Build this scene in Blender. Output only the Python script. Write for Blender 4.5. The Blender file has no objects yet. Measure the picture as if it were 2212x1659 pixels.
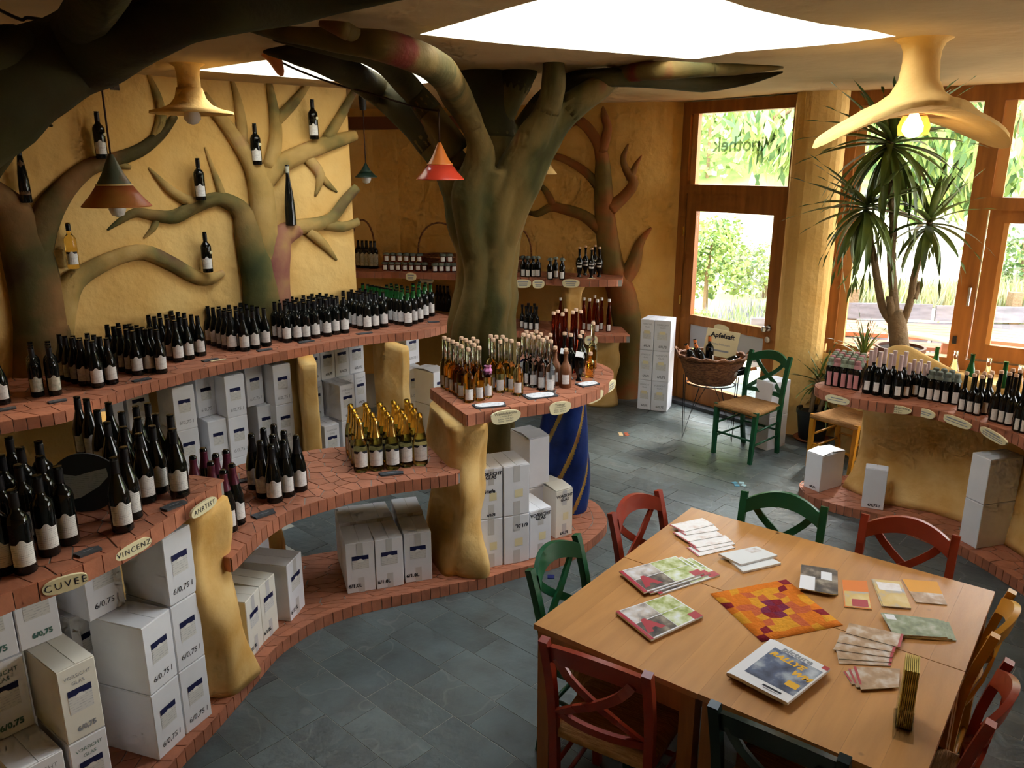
import bpy, bmesh, math, random
from mathutils import Vector, Matrix
from mathutils.geometry import tessellate_polygon
random.seed(7)
S = bpy.context.scene
COL = S.collection
# ---------------------------------------------------------------- camera
CAMH, FPX, PITCH = 2.45, 1715.0, math.radians(15.45)
cam = bpy.data.cameras.new('camera'); cam.sensor_width = 36; cam.lens = 36*FPX/2212
cam.clip_start = .05; cam.clip_end = 300
co = bpy.data.objects.new('camera', cam); COL.objects.link(co)
co.location = (0, 0, CAMH); co.rotation_euler = (math.pi/2-PITCH, 0, 0); S.camera = co
# ---------------------------------------------------------------- world, light, exposure
w = bpy.data.worlds.new('daylight'); S.world = w; w.use_nodes = True
nt = w.node_tree; bg = nt.nodes['Background']
tc = nt.nodes.new('ShaderNodeTexCoord'); sp_ = nt.nodes.new('ShaderNodeSeparateXYZ'); cr_ = nt.nodes.new('ShaderNodeValToRGB')
nt.links.new(tc.outputs['Generated'], sp_.inputs[0]); nt.links.new(sp_.outputs['Z'], cr_.inputs[0])
cr_.color_ramp.elements[0].position = 0.0; cr_.color_ramp.elements[0].color = (1, .985, .95, 1)
cr_.color_ramp.elements[1].position = 0.8; cr_.color_ramp.elements[1].color = (.80, .90, 1, 1)
nt.links.new(cr_.outputs[0], bg.inputs[0]); bg.inputs[1].default_value = 11.0
S.view_settings.view_transform = 'Standard'; S.view_settings.look = 'None'
S.view_settings.gamma = 1; S.view_settings.use_curve_mapping = False
S.view_settings.exposure = 0.18
S.cycles.max_bounces = 7; S.cycles.diffuse_bounces = 4; S.cycles.glossy_bounces = 3
S.cycles.transmission_bounces = 6; S.cycles.transparent_max_bounces = 8
S.cycles.use_adaptive_sampling = True; S.cycles.adaptive_threshold = .10; S.cycles.adaptive_min_samples = 12
S.cycles.caustics_reflective = False; S.cycles.caustics_refractive = False
S.cycles.sample_clamp_indirect = 6.0; S.cycles.use_denoising = True
sun = bpy.data.lights.new('sun', 'SUN'); sun.energy = 5.0; sun.angle = math.radians(14); sun.color = (1, .95, .86)
so = bpy.data.objects.new('sun', sun); COL.objects.link(so)
so.rotation_euler = Vector((-.50, -.62, -.80)).to_track_quat('-Z', 'Y').to_euler()
so.location = (8, 12, 12)
def portal(name, c, u, v, n):
    "a light portal in a window or skylight opening: adds no light of its own, it only guides the sampling of the sky"
    l = bpy.data.lights.new(name, 'AREA'); l.shape = 'RECTANGLE'; l.size = 2*Vector(u).length; l.size_y = 2*Vector(v).length
    l.cycles.is_portal = True
    o = bpy.data.objects.new(name, l); COL.objects.link(o)
    z = -Vector(n).normalized(); x = Vector(u).normalized(); y = z.cross(x)
    o.matrix_world = Matrix((x, y, z)).transposed().to_4x4(); o.location = c
    return o
# ---------------------------------------------------------------- measuring helpers: sight line of the photograph met with a real plane
cpp, spp = math.cos(PITCH), math.sin(PITCH)
def ray(px, py):
    u = (px-1106)/FPX; v = (py-829.5)/FPX
    return Vector((u, cpp-v*spp, -spp-v*cpp))
def G(px, py, z=0.0):
    d = ray(px, py); t = (z-CAMH)/d.z; return Vector((d.x*t, d.y*t, z))
def D(px, py, Y):
    d = ray(px, py); t = Y/d.y; return Vector((d.x*t, Y, CAMH+d.z*t))
def WL(px, py, a, b, off=0.0):
    "point on the vertical wall through plan points a, b (off metres in front of it)"
    a = Vector((a[0], a[1])); b = Vector((b[0], b[1])); e = (b-a).normalized(); n = Vector((e.y, -e.x))
    if n.dot(a) > 0: n = -n
    d = ray(px, py); t = (n.dot(a)+off)/(n.x*d.x+n.y*d.y)
    return Vector((d.x*t, d.y*t, CAMH+d.z*t)), Vector((n.x, n.y, 0)), t
def scale_at(p):   # pixels per metre at a point
    q = p-Vector((0, 0, CAMH)); return FPX/(q.y*cpp-q.z*spp)
def proj(p):
    q = Vector(p)-Vector((0, 0, CAMH)); z = q.y*cpp-q.z*spp
    if z < .05: return None
    return 1106+FPX*q.x/z, 829.5+FPX*(-q.y*spp-q.z*cpp)/z
# ---------------------------------------------------------------- mesh builder
class MB:
    def __init__(s): s.v = []; s.f = []; s.m = []
    def add(s, vs, fs, m=0):
        k = len(s.v); s.v += [tuple(x) for x in vs]; s.f += [tuple(i+k for i in f) for f in fs]; s.m += [m]*len(fs); return s
    def box(s, c, d, rz=0, m=0, M=None):
        x, y, z = d[0]/2, d[1]/2, d[2]/2; cs, sn = math.cos(rz), math.sin(rz)
        vs = []
        for i in range(8):
            p = Vector(((x if i & 1 else -x), (y if i & 2 else -y), (z if i & 4 else -z)))
            if M: p = M @ p
            vs.append((c[0]+p.x*cs-p.y*sn, c[1]+p.x*sn+p.y*cs, c[2]+p.z))
        return s.add(vs, [(0, 2, 3, 1), (4, 5, 7, 6), (0, 1, 5, 4), (2, 6, 7, 3), (0, 4, 6, 2), (1, 3, 7, 5)], m)
    def beam(s, a, b, wd, ht, up=(0, 0, 1), m=0, w2=None, h2=None):
        a = Vector(a); b = Vector(b); d = (b-a).normalized(); x = d.cross(Vector(up)).normalized(); y = x.cross(d)
        w2 = w2 or wd; h2 = h2 or ht; vs = []
        for p, ww, hh in ((a, wd, ht), (b, w2, h2)):
            for i, j in ((-1, -1), (1, -1), (1, 1), (-1, 1)): vs.append(p+x*(i*ww/2)+y*(j*hh/2))
        return s.add(vs, [(0, 1, 2, 3), (7, 6, 5, 4), (0, 4, 5, 1), (1, 5, 6, 2), (2, 6, 7, 3), (3, 7, 4, 0)], m)
    def prism(s, poly, z0, z1, m=0, m2=None):
        n = len(poly); a = sum(poly[i][0]*poly[(i+1) % n][1]-poly[(i+1) % n][0]*poly[i][1] for i in range(n))
        if a < 0: poly = poly[::-1]
        vs = [(p[0], p[1], z0) for p in poly]+[(p[0], p[1], z1) for p in poly]
        s.add(vs, [tuple(range(n, 2*n))], m)
        k = len(s.v)-2*n
        s.f += [tuple(k+i for i in range(n-1, -1, -1))]+[(k+i, k+(i+1) % n, k+n+(i+1) % n, k+n+i) for i in range(n)]
        s.m += [m]+[m if m2 is None else m2]*n
        return s
    def lathe(s, prof, seg=16, m=0, c=(0, 0, 0), a0=0, a1=2*math.pi, fr=None):
        full = abs(a1-a0-2*math.pi) < 1e-6; n = seg if full else seg+1; vs = []; fs = []
        for j, (r, z) in enumerate(prof):
            for i in range(n):
                a = a0+(a1-a0)*i/seg; rr = r*(fr(a, z, j) if fr else 1)
                vs.append((c[0]+rr*math.cos(a), c[1]+rr*math.sin(a), c[2]+z))
        for j in range(len(prof)-1):
            for i in range(seg):
                i2 = (i+1) % n; fs.append((j*n+i, j*n+i2, (j+1)*n+i2, (j+1)*n+i))
        return s.add(vs, fs, m)
    def tube(s, pts, rad, seg=8, m=0, flat=None, cap=True):
        "swept tube; flat=(normal, k) squashes it along normal"
        P = [Vector(p) for p in pts]; n = len(P)
        if not hasattr(rad, '__len__'): rad = [rad]*n
        vs = []; fs = []; T = [(P[min(i+1, n-1)]-P[max(i-1, 0)]).normalized() for i in range(n)]
        ref = Vector(flat[0]) if flat else (Vector((0, 0, 1)) if abs(T[0].z) < .9 else Vector((1, 0, 0)))
        x = T[0].cross(ref).normalized()
        for i in range(n):
            if flat: x = T[i].cross(ref).normalized()
            else: x = (x-T[i]*x.dot(T[i])).normalized()
            y = x.cross(T[i])
            for k in range(seg):
                a = 2*math.pi*k/seg; vs.append(P[i]+x*(rad[i]*math.cos(a))+y*(rad[i]*math.sin(a)*(flat[1] if flat else 1)))
        for i in range(n-1):
            for k in range(seg):
                k2 = (k+1) % seg; fs.append((i*seg+k, i*seg+k2, (i+1)*seg+k2, (i+1)*seg+k))
        if cap: fs += [tuple(range(seg-1, -1, -1)), tuple((n-1)*seg+k for k in range(seg))]
        return s.add(vs, fs, m)
    def mesh(s, name, mats, smooth=False, fix=False):
        me = bpy.data.meshes.new(name); me.from_pydata(s.v, [], s.f)
        for mt in (mats if isinstance(mats, (list, tuple)) else [mats]): me.materials.append(mt)
        if any(s.m): me.polygons.foreach_set('material_index', s.m)
        if fix:
            bm = bmesh.new(); bm.from_mesh(me); bmesh.ops.recalc_face_normals(bm, faces=bm.faces); bm.to_mesh(me); bm.free()
        if smooth:
            me.polygons.foreach_set('use_smooth', [True]*len(me.polygons))
            if smooth != 'all': me.set_sharp_from_angle(angle=math.radians(40))
        me.update(); return me
def smooth_pts(pts, rad=None, n=4):
    "Catmull-Rom resampling of a polyline (and its radii)"
    P = [Vector(p) for p in pts]; out = []; ro = []
    for i in range(len(P)-1):
        p0, p1, p2, p3 = P[max(i-1, 0)], P[i], P[i+1], P[min(i+2, len(P)-1)]
        for k in range(n):
            t = k/n; out.append(.5*((2*p1)+(p2-p0)*t+(2*p0-5*p1+4*p2-p3)*t*t+(3*p1-p0-3*p2+p3)*t**3))
            if rad: ro.append(rad[i]+(rad[i+1]-rad[i])*t)
    out.append(P[-1])
    if rad: ro.append(rad[-1]); return out, ro
    return out
# ---------------------------------------------------------------- objects
def ob(name, data, parent=None, loc=(0, 0, 0), rz=0, rot=None, sc=None):
    o = bpy.data.objects.new(name, data); COL.objects.link(o)
    o.location = loc; o.rotation_euler = rot if rot else (0, 0, rz)
    if sc: o.scale = sc
    if parent: o.parent = parent
    return o
def tag(o, label, cat, group=None):
    o['label'] = label; o['category'] = cat
    if group: o['group'] = group
    return o
def thing(name, label, cat, loc=(0, 0, 0), rz=0, group=None, rot=None):
    o = bpy.data.objects.new(name, None); COL.objects.link(o); o.empty_display_size = .05
    o.location = loc; o.rotation_euler = rot if rot else (0, 0, rz); return tag(o, label, cat, group)
def struct(name, me, label=None):
    o = ob(name, me); o['kind'] = 'structure'
    if label: o['label'] = label
    return o
def clone(root, loc, rz, label=None, group=None, rot=None):
    r = root.copy(); COL.objects.link(r); r.location = loc; r.rotation_euler = rot if rot else (0, 0, rz)
    if label: r['label'] = label
    if group: r['group'] = group
    for ch in root.children:
        c = ch.copy(); COL.objects.link(c); c.parent = r
        for g in ch.children:
            d = g.copy(); COL.objects.link(d); d.parent = c
    return r
# ---------------------------------------------------------------- materials
def lin(r, g, b):
    f = lambda c: (c/255/12.92) if c/255 <= .04045 else ((c/255+.055)/1.055)**2.4
    return (f(r), f(g), f(b), 1)
def mat(name, col, rough=.6, spec=.4, metal=0, var=0, vscale=6, vcol=None, bump=0, bscale=30, rnd=0, coat=0, trans=0, ior=1.45, emit=None, emis=0, stretch=None, detail=4):
    m = bpy.data.materials.new(name); m.use_nodes = True; N = m.node_tree.nodes; Lk = m.node_tree.links
    b = N['Principled BSDF']; c4 = tuple(col) if len(col) == 4 else (*col, 1)
    b.inputs['Base Color'].default_value = c4; b.inputs['Roughness'].default_value = rough
    b.inputs['Specular IOR Level'].default_value = spec; b.inputs['Metallic'].default_value = metal
    b.inputs['Coat Weight'].default_value = coat; b.inputs['Transmission Weight'].default_value = trans; b.inputs['IOR'].default_value = ior
    if emit: b.inputs['Emission Color'].default_value = emit; b.inputs['Emission Strength'].default_value = emis
    out = None
    if var or bump:
        tcn = N.new('ShaderNodeTexCoord'); mp = N.new('ShaderNodeMapping'); Lk.new(tcn.outputs['Object'], mp.inputs[0])
        if stretch: mp.inputs['Scale'].default_value = stretch
    if var:
        nz = N.new('ShaderNodeTexNoise'); nz.inputs['Scale'].default_value = vscale; nz.inputs['Detail'].default_value = detail
        Lk.new(mp.outputs[0], nz.inputs[0]); rp = N.new('ShaderNodeValToRGB'); Lk.new(nz.outputs[0], rp.inputs[0])
        if rnd:
            oi0 = N.new('ShaderNodeObjectInfo'); ml = N.new('ShaderNodeMath'); ml.operation = 'MULTIPLY'; ml.inputs[1].default_value = 91; Lk.new(oi0.outputs['Random'], ml.inputs[0]); nz.noise_dimensions = '4D'; Lk.new(ml.outputs[0], nz.inputs['W'])
        v2 = vcol or tuple(max(0, x*(1-var)) for x in c4[:3])
        rp.color_ramp.elements[0].position = .35; rp.color_ramp.elements[0].color = (*v2[:3], 1)
        rp.color_ramp.elements[1].position = .65; rp.color_ramp.elements[1].color = c4
        out = rp.outputs[0]
    if rnd:
        oi = N.new('ShaderNodeObjectInfo'); hs = N.new('ShaderNodeHueSaturation'); mr = N.new('ShaderNodeMapRange')
        Lk.new(oi.outputs['Random'], mr.inputs[0]); mr.inputs[3].default_value = 1-rnd; mr.inputs[4].default_value = 1+rnd
        Lk.new(mr.outputs[0], hs.inputs['Value'])
        if out: Lk.new(out, hs.inputs['Color'])
        else: hs.inputs['Color'].default_value = c4
        out = hs.outputs[0]
    if out: Lk.new(out, b.inputs['Base Color'])
    if bump:
        n2 = N.new('ShaderNodeTexNoise'); n2.inputs['Scale'].default_value = bscale; n2.inputs['Detail'].default_value = 5
        Lk.new(mp.outputs[0], n2.inputs[0]); bp = N.new('ShaderNodeBump'); bp.inputs['Strength'].default_value = bump; bp.inputs['Distance'].default_value = .07 if bump >= .45 and bscale < 10 else .02
        Lk.new(n2.outputs[0], bp.inputs['Height']); Lk.new(bp.outputs[0], b.inputs['Normal'])
    return m
def ramp_mat(name, cols, scale=3, rough=.7, bump=.3, bscale=20, stretch=(1, 1, 1), spec=.3, detail=3):
    "several paint colours blended in soft patches"
    m = mat(name, cols[0], rough, spec*.6, bump=bump, bscale=bscale); N = m.node_tree.nodes; Lk = m.node_tree.links
    tcn = N.new('ShaderNodeTexCoord'); mp = N.new('ShaderNodeMapping'); mp.inputs['Scale'].default_value = stretch
    nz = N.new('ShaderNodeTexNoise'); nz.inputs['Scale'].default_value = scale; nz.inputs['Detail'].default_value = detail
    rp = N.new('ShaderNodeValToRGB'); Lk.new(tcn.outputs['Object'], mp.inputs[0]); Lk.new(mp.outputs[0], nz.inputs[0]); Lk.new(nz.outputs[0], rp.inputs[0])
    els = rp.color_ramp.elements; n = len(cols)
    while len(els) < n: els.new(.5)
    for i, c in enumerate(cols): els[i].position = .28+.44*i/(n-1); els[i].color = c if len(c) == 4 else (*c, 1)
    Lk.new(rp.outputs[0], N['Principled BSDF'].inputs['Base Color']); return m
def glass_thin(name, tint=(1, 1, 1), refl=.05, rough=0.0):
    m = bpy.data.materials.new(name); m.use_nodes = True; N = m.node_tree.nodes; Lk = m.node_tree.links
    N.remove(N['Principled BSDF']); t = N.new('ShaderNodeBsdfTransparent'); t.inputs[0].default_value = (*tint, 1)
    g = N.new('ShaderNodeBsdfGlossy'); g.inputs['Roughness'].default_value = rough; x = N.new('ShaderNodeMixShader'); x.inputs[0].default_value = refl
    Lk.new(t.outputs[0], x.inputs[1]); Lk.new(g.outputs[0], x.inputs[2]); Lk.new(x.outputs[0], N['Material Output'].inputs[0]); return m
M = {}
M['plaster'] = mat('yellow plaster', (.80, .535, .195), .85, .2, var=.2, vscale=2.2, bump=.55, bscale=3.6, vcol=(.74, .45, .14))
M['plaster_deep'] = mat('ochre plaster', (.70, .43, .13), .85, .2, var=.2, vscale=2.5, bump=.5, bscale=3.6, vcol=(.62, .35, .09))
M['plaster_col'] = mat('sculpted plaster', (.80, .54, .21), .75, .25, var=.3, vscale=5, bump=.3, bscale=14, vcol=(.68, .38, .10))
M['ceiling'] = mat('ceiling plaster', (.58, .41, .21), .9, .15, var=.12, vscale=2, bump=.3, bscale=8)
M['well'] = mat('skylight plaster', (.84, .78, .64), .9, .15, bump=.5, bscale=8)
M['slate'] = mat('slate', (.105, .13, .128), .40, .5, var=.45, vscale=5, bump=.35, bscale=12, rnd=.22, vcol=(.075, .085, .08))
M['joint'] = mat('pale joint', (.40, .39, .33), .9, .2)
M['terra'] = mat('terracotta', (.47, .175, .095), .5, .4, var=.22, vscale=14, rnd=.12, bump=.1, bscale=40)
M['grout'] = mat('grey grout', (.30, .29, .26), .9, .2)
M['pine'] = mat('pine wood', (.53, .25, .075), .34, .5, var=.3, vscale=3, stretch=(1, 9, 1), vcol=(.45, .205, .06), bump=.05, bscale=20, rnd=.07)
M['frame'] = mat('window frame wood', (.40, .145, .03), .45, .4, var=.3, vscale=3, stretch=(6, 6, .6))
M['white_box'] = mat('white carton', (.82, .83, .87), .7, .2, var=.05, vscale=9, rnd=.05)
M['cream_box'] = mat('cream carton', (.80, .77, .68), .7, .2, rnd=.04)
M['tape'] = mat('clear tape', (.60, .59, .58), .35, .4)
M['ink'] = mat('black print', (.03, .03, .04), .7, .2)
M['ink_grey'] = mat('grey print', (.30, .31, .33), .8, .2)
M['ink_blue'] = mat('navy print', (.012, .015, .07), .6, .3)
M['ink_green'] = mat('green print', (.10, .20, .17), .8, .2)
M['paper'] = mat('label paper', (.80, .79, .76), .7, .2)
M['paper_cream'] = mat('cream card', (.80, .72, .45), .7, .2)
M['glass_dark'] = mat('dark bottle glass', (.006, .007, .006), .06, .5)
M['glass_green'] = mat('green bottle glass', (.012, .10, .02), .06, .5)
M['capsule'] = mat('black capsule', (.012, .011, .012), .35, .4)
M['capsule_red'] = mat('burgundy foil', (.10, .012, .03), .35, .5)
M['gold'] = mat('gold foil', (.86, .62, .20), .25, .5, metal=1)
M['glass_win'] = glass_thin('window glass')
M['stone'] = mat('slate tag', (.07, .075, .08), .6, .3, bump=.2, bscale=40)
M['metal'] = mat('brushed metal', (.6, .6, .6), .35, .5, metal=1)
M['black'] = mat('black', (.015, .015, .015), .5, .4)

def knots(m, col=(.16, .06, .02), scale=5, size=.07):
    N = m.node_tree.nodes; Lk = m.node_tree.links; b = N['Principled BSDF']; src = b.inputs['Base Color'].links[0].from_socket
    g = N.new('ShaderNodeNewGeometry'); mp = N.new('ShaderNodeMapping'); mp.inputs['Scale'].default_value = (1, 1, .2); v = N.new('ShaderNodeTexVoronoi'); v.inputs['Scale'].default_value = scale
    Lk.new(g.outputs['Position'], mp.inputs[0]); Lk.new(mp.outputs[0], v.inputs[0]); r = N.new('ShaderNodeValToRGB'); r.color_ramp.elements[0].position = size*.4; r.color_ramp.elements[0].color = (1, 1, 1, 1); r.color_ramp.elements[1].position = size; r.color_ramp.elements[1].color = (0, 0, 0, 1)
    x = N.new('ShaderNodeMix'); x.data_type = 'RGBA'; x.inputs['B'].default_value = (*col, 1); Lk.new(v.outputs['Distance'], r.inputs[0]); Lk.new(r.outputs[0], x.inputs['Factor']); Lk.new(src, x.inputs['A']); Lk.new(x.outputs['Result'], b.inputs['Base Color'])
knots(M['pine'])

def veins(m, col, scale=2.2, amt=.5):
    "thin pale cleft lines, different on every slab"
    N = m.node_tree.nodes; Lk = m.node_tree.links; b = N['Principled BSDF']; src = b.inputs['Base Color'].links[0].from_socket
    tcn = N.new('ShaderNodeTexCoord'); oi = N.new('ShaderNodeObjectInfo'); ml = N.new('ShaderNodeMath'); ml.operation = 'MULTIPLY'; ml.inputs[1].default_value = 57
    nz = N.new('ShaderNodeTexNoise'); nz.noise_dimensions = '4D'; nz.inputs['Scale'].default_value = scale; nz.inputs['Detail'].default_value = 3
    Lk.new(oi.outputs['Random'], ml.inputs[0]); Lk.new(ml.outputs[0], nz.inputs['W']); Lk.new(tcn.outputs['Object'], nz.inputs['Vector'])
    r = N.new('ShaderNodeValToRGB'); e = r.color_ramp.elements; e[0].position = .555; e[0].color = (0, 0, 0, 1); e[1].position = .57; e[1].color = (0, 0, 0, 1); k = e.new(.562); k.color = (amt, amt, amt, 1)
    x = N.new('ShaderNodeMix'); x.data_type = 'RGBA'; x.inputs['B'].default_value = (*col, 1); Lk.new(nz.outputs[0], r.inputs[0]); Lk.new(r.outputs[0], x.inputs['Factor']); Lk.new(src, x.inputs['A']); Lk.new(x.outputs['Result'], b.inputs['Base Color'])
veins(M['slate'], (.28, .28, .25), 1.8, .28)
# ---------------------------------------------------------------- the room
CEIL = 3.05
WA, WB, WC, WD = (-4.3, 4.0), (-2.98, 5.42), (-2.36, 6.10), (-1.36, 6.92)
DL, DR = (1.78, 8.31), (2.50, 7.36)           # door wall
PR = (2.93, 7.18)                             # pillar, then the window wall
W1, W2, W3 = (5.35, 5.45), (5.9, 1.0), (5.9, -1.6)
def wall(name, pts, m, z0=0, z1=CEIL+.05, t=.18, label=None, bend=0):
    "a wall following plan points, thickness on the outer side"
    P = [Vector(p) for p in pts]; n = len(P); nn = []
    for i in range(n):
        e = (P[min(i+1, n-1)]-P[max(i-1, 0)]).normalized(); nn.append(Vector((-e.y, e.x)))
    poly = [tuple(p) for p in P]+[tuple(P[i]+nn[i]*t) for i in range(n-1, -1, -1)]
    return struct(name, MB().prism(poly, z0, z1).mesh(name, m), label)
def curve2(pts, n=4): return [tuple(p) for p in smooth_pts([Vector((p[0], p[1])) for p in pts], None, n)]
wall('wall_left', [WA, WB, WC, WD], M['plaster'], label='yellow plaster wall carrying the relief trees')
wall('wall_side', [(-4.3, -1.6), WA], M['plaster'])
wall('wall_near', [(5.9, -1.6), (-4.3, -1.6)], M['plaster'])
BW = curve2([(-1.5, 7.08), (-2.1, 7.9), (-2.2, 9.1), (-1.3, 9.35), (0.0, 8.85), (.9, 8.45), (1.4, 8.33), DL], 4)
wall('wall_back', BW, M['plaster_deep'], label='ochre plaster back wall')
struct('wall_pillar', MB().prism(curve2([(2.50, 7.36), (2.46, 7.24), (2.54, 7.12), (2.72, 7.05), (2.84, 7.08), (2.89, 7.20)], 3)+[(3.1, 7.4), (2.7, 7.7)], 0, CEIL+.05).mesh('wall_pillar', M['plaster']), 'yellow plaster pillar between door and window')
# ceiling with two skylight wells
big = [(-.44, 4.10), (-.13, 3.62), (.13, 3.24), (.40, 2.95), (.75, 3.22), (.95, 3.45), (1.38, 3.82), (1.86, 4.16), (1.5, 4.55), (1.24, 4.72), (1.09, 5.02), (.84, 4.90), (.50, 4.71), (.11, 4.50), (-.14, 4.34)]
small = [(-2.08, 5.60), (-1.75, 5.31), (-1.41, 5.03), (-1.20, 4.98), (-.95, 5.2), (-.62, 5.75), (-.55, 6.3), (-.88, 6.62), (-1.19, 6.46), (-1.65, 5.98), (-1.91, 5.78)]
big = curve2(big+big[:1], 2)[:-1]; small = curve2(small+small[:1], 2)[:-1]
outer = [(-4.4, -1.7), (6.0, -1.7), (6.0, 5.6), (3.2, 7.5), (2.9, 7.6), (1.9, 8.6), (.2, 9.2), (-1.3, 9.7), (-2.6, 9.4), (-2.6, 7.5), (-4.4, 7.5)]
tri = tessellate_polygon([[Vector((*p, 0)) for p in poly] for poly in (outer, big, small)])
allp = [(*p, CEIL) for p in outer+big+small]
cm = MB().add(allp, [tuple(t) for t in tri]); cme = cm.mesh('ceiling', M['ceiling'])
struct('ceiling', cme, 'sandy plaster ceiling with two skylight openings')
for nm, hole, lab in (('trim_1', big, 'plaster well of the large skylight'), ('trim_2', small, 'plaster well of the small skylight')):
    c = sum((Vector(p) for p in hole), Vector((0, 0)))/len(hole); mb = MB(); n = len(hole); vs = []; fs = []
    for j, (k, z) in enumerate(((1.0, CEIL), (1.02, CEIL+.06), (.99, CEIL+.3), (.96, CEIL+.75))):
        vs += [(c.x+(p[0]-c.x)*k, c.y+(p[1]-c.y)*k, z) for p in hole]
    for j in range(3): fs += [(j*n+i, j*n+(i+1) % n, (j+1)*n+(i+1) % n, (j+1)*n+i) for i in range(n)]
    struct(nm, mb.add(vs, fs).mesh(nm, M['well'], 'all'), lab)
    top = [(c.x+(p[0]-c.x)*.99, c.y+(p[1]-c.y)*.99) for p in hole]
    o = struct('window_'+('5' if nm == 'trim_1' else '6'), MB().prism(top, CEIL+.75, CEIL+.76).mesh('skylight_pane', M['glass_win']), 'clear pane over the skylight')
portal('portal_big', (.75, 4.0, CEIL+.80), (1.2, 0, 0), (0, 1.1, 0), (0, 0, -1))
portal('portal_small', (-1.3, 5.8, CEIL+.80), (.8, 0, 0), (0, .85, 0), (0, 0, -1))
# floor: slate slabs in running bond
struct_floor = struct('floor', MB().prism([(-4.4, -1.7), (6.0, -1.7), (6.0, 5.6), (3.3, 7.6), (2.0, 8.5), (.2, 9.2), (-1.3, 9.7), (-2.6, 9.4), (-4.4, 7.5)], -.1, -.0022).mesh('floor', M['joint']), 'dark slate floor with pale joints')
TA = math.radians(-43); e1 = Vector((math.cos(TA), math.sin(TA))); e2 = Vector((-e1.y, e1.x))
TLn, TWd = .40, .20
tiles = []
rng = random.Random(3)
for r in range(-40, 60):
    off = rng.uniform(0, TLn); q = 0
    for k in range(-30, 40):
        L = TLn
        c = e1*(k*TLn+off)+e2*(r*TWd)
        if -1.45 < c.x < 3.4 and 1.9 < c.y < 8.9:
            if c.x < -1.3 and c.y < 2.6: continue
            tiles.append(c)
def vis(c):
    p = proj((c.x, c.y, 0)); return p and -80 < p[0] < 2290 and 300 < p[1] < 1760
slab = MB().box((0, 0, -.004), (TLn-.0035, TWd-.0035, .008)).mesh('slab', M['slate'])
tv = sorted([c for c in tiles if vis(c)], key=lambda c: c.y); rest = [c for c in tiles if not vis(c)]
for i, c in enumerate(tv[:296]):
    ob('slab', slab, struct_floor, (c.x, c.y, rng.uniform(-.0012, .0012)), TA)
rb = MB()
for c in tv[296:]+rest: rb.box((c.x, c.y, -.004), (TLn-.0035, TWd-.0035, .008), TA)
if rb.v:
    o = ob('slab_field', rb.mesh('slab_field', M['slate']), struct_floor); o['kind'] = 'stuff'
# small coloured inlay stones in the floor
for i, (px, py, cols, lab) in enumerate(((1347, 938, [(.75, .55, .30), (.45, .10, .04)], 'small sand and red inlay stones in the slate floor'), (1597, 1046, [(.10, .35, .5), (.4, .6, .65)], 'small turquoise inlay stones in the slate floor'), (1190, 1246, [(.01, .02, .12)], 'small navy blue inlay stone in the slate floor'))):
    p = G(px, py, 0)
    if len(cols) == 1:
        tag(ob('inlay_stone', MB().prism([(-.022, -.02), (.02, -.022), (.023, .02), (-.02, .022)], -.002, .003).mesh('inlay', mat('inlay navy', cols[0], .3)), loc=p), lab, 'inlay')
    else:
        t = thing('inlay_stone', lab, 'inlay', p)
        for k in range(4):
            mm = MB().prism([(-.02, -.017), (.018, -.02), (.022, .016), (-.017, .02)], -.002, .003).mesh('inlay', mat('inlay', cols[k % 2], .4))
            ob('stone', mm, t, ((k % 2-.5)*.055, (k//2-.5)*.05, 0), k)
# ---------------------------------------------------------------- door and windows
def plank(mb, a, b, z0, z1, x0, x1, t=.07, o=0.0, m=0):
    "board in the vertical plane a-b from x0..x1 (metres from a) and z0..z1, centred o in front"
    a = Vector(a); b = Vector(b); e = (b-a).normalized(); n = Vector((e.y, -e.x)); 
    c = a+e*((x0+x1)/2)+n*o
    return mb.box((c.x, c.y, (z0+z1)/2), (x1-x0, t, z1-z0), math.atan2(e.y, e.x), m)
dlen = (Vector(DR)-Vector(DL)).length
def at_door(x, z, o=0.0):
    a = Vector(DL); e = (Vector(DR)-a).normalized(); n = Vector((e.y, -e.x)); 
    if n.dot(a) > 0: n = -n
    c = a+e*x+n*o; return Vector((c.x, c.y, z))
DX = 1.25
door = struct('door_1', plank(plank(plank(plank(MB(), DL, DR, 0, 3.0, -.06, .05, .12), DL, DR, 0, 2.98, DX-.04, DX+.06, .12), DL, DR, 2.93, 3.04, -.06, DX+.06, .12), DL, DR, 2.17, 2.26, 0, DX, .12).mesh('door_frame', M['frame']), 'brown wooden entrance door with glass panes and transom')
x0, x1 = .055, 1.205
leaf = ob('door_leaf', plank(plank(plank(plank(plank(MB(), DL, DR, .03, 2.175, x0, .18, .06, .02), DL, DR, .03, 2.175, 1.085, x1, .06, .02), DL, DR, 2.0, 2.175, .18, 1.085, .06, .02), DL, DR, .85, .95, .18, 1.085, .06, .02), DL, DR, .03, .22, .18, 1.085, .06, .02).mesh('leaf', M['frame']), door)
ob('pane', plank(MB(), DL, DR, .95, 2.0, .18, 1.085, .008, .02).mesh('pane', M['glass_win']), leaf)
ob('pane', plank(MB(), DL, DR, .22, .85, .18, 1.085, .008, .02).mesh('pane', M['glass_win']), leaf)
ob('frosted_strip', plank(MB(), DL, DR, .60, .85, .181, 1.084, .004, .03).mesh('strip', mat('frosted film', (.45, .45, .47), .4)), leaf)
ob('transom_pane', plank(MB(), DL, DR, 2.26, 2.93, .05, DX-.04, .008, 0).mesh('pane', M['glass_win']), door)
M['frame_pale'] = mat('pale frame wood', (.62, .30, .09), .45)
ob('transom_bead', plank(MB(), DL, DR, 2.26, 2.93, .05, .12, .05, .0).mesh('bead', M['frame_pale']), door)
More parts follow.
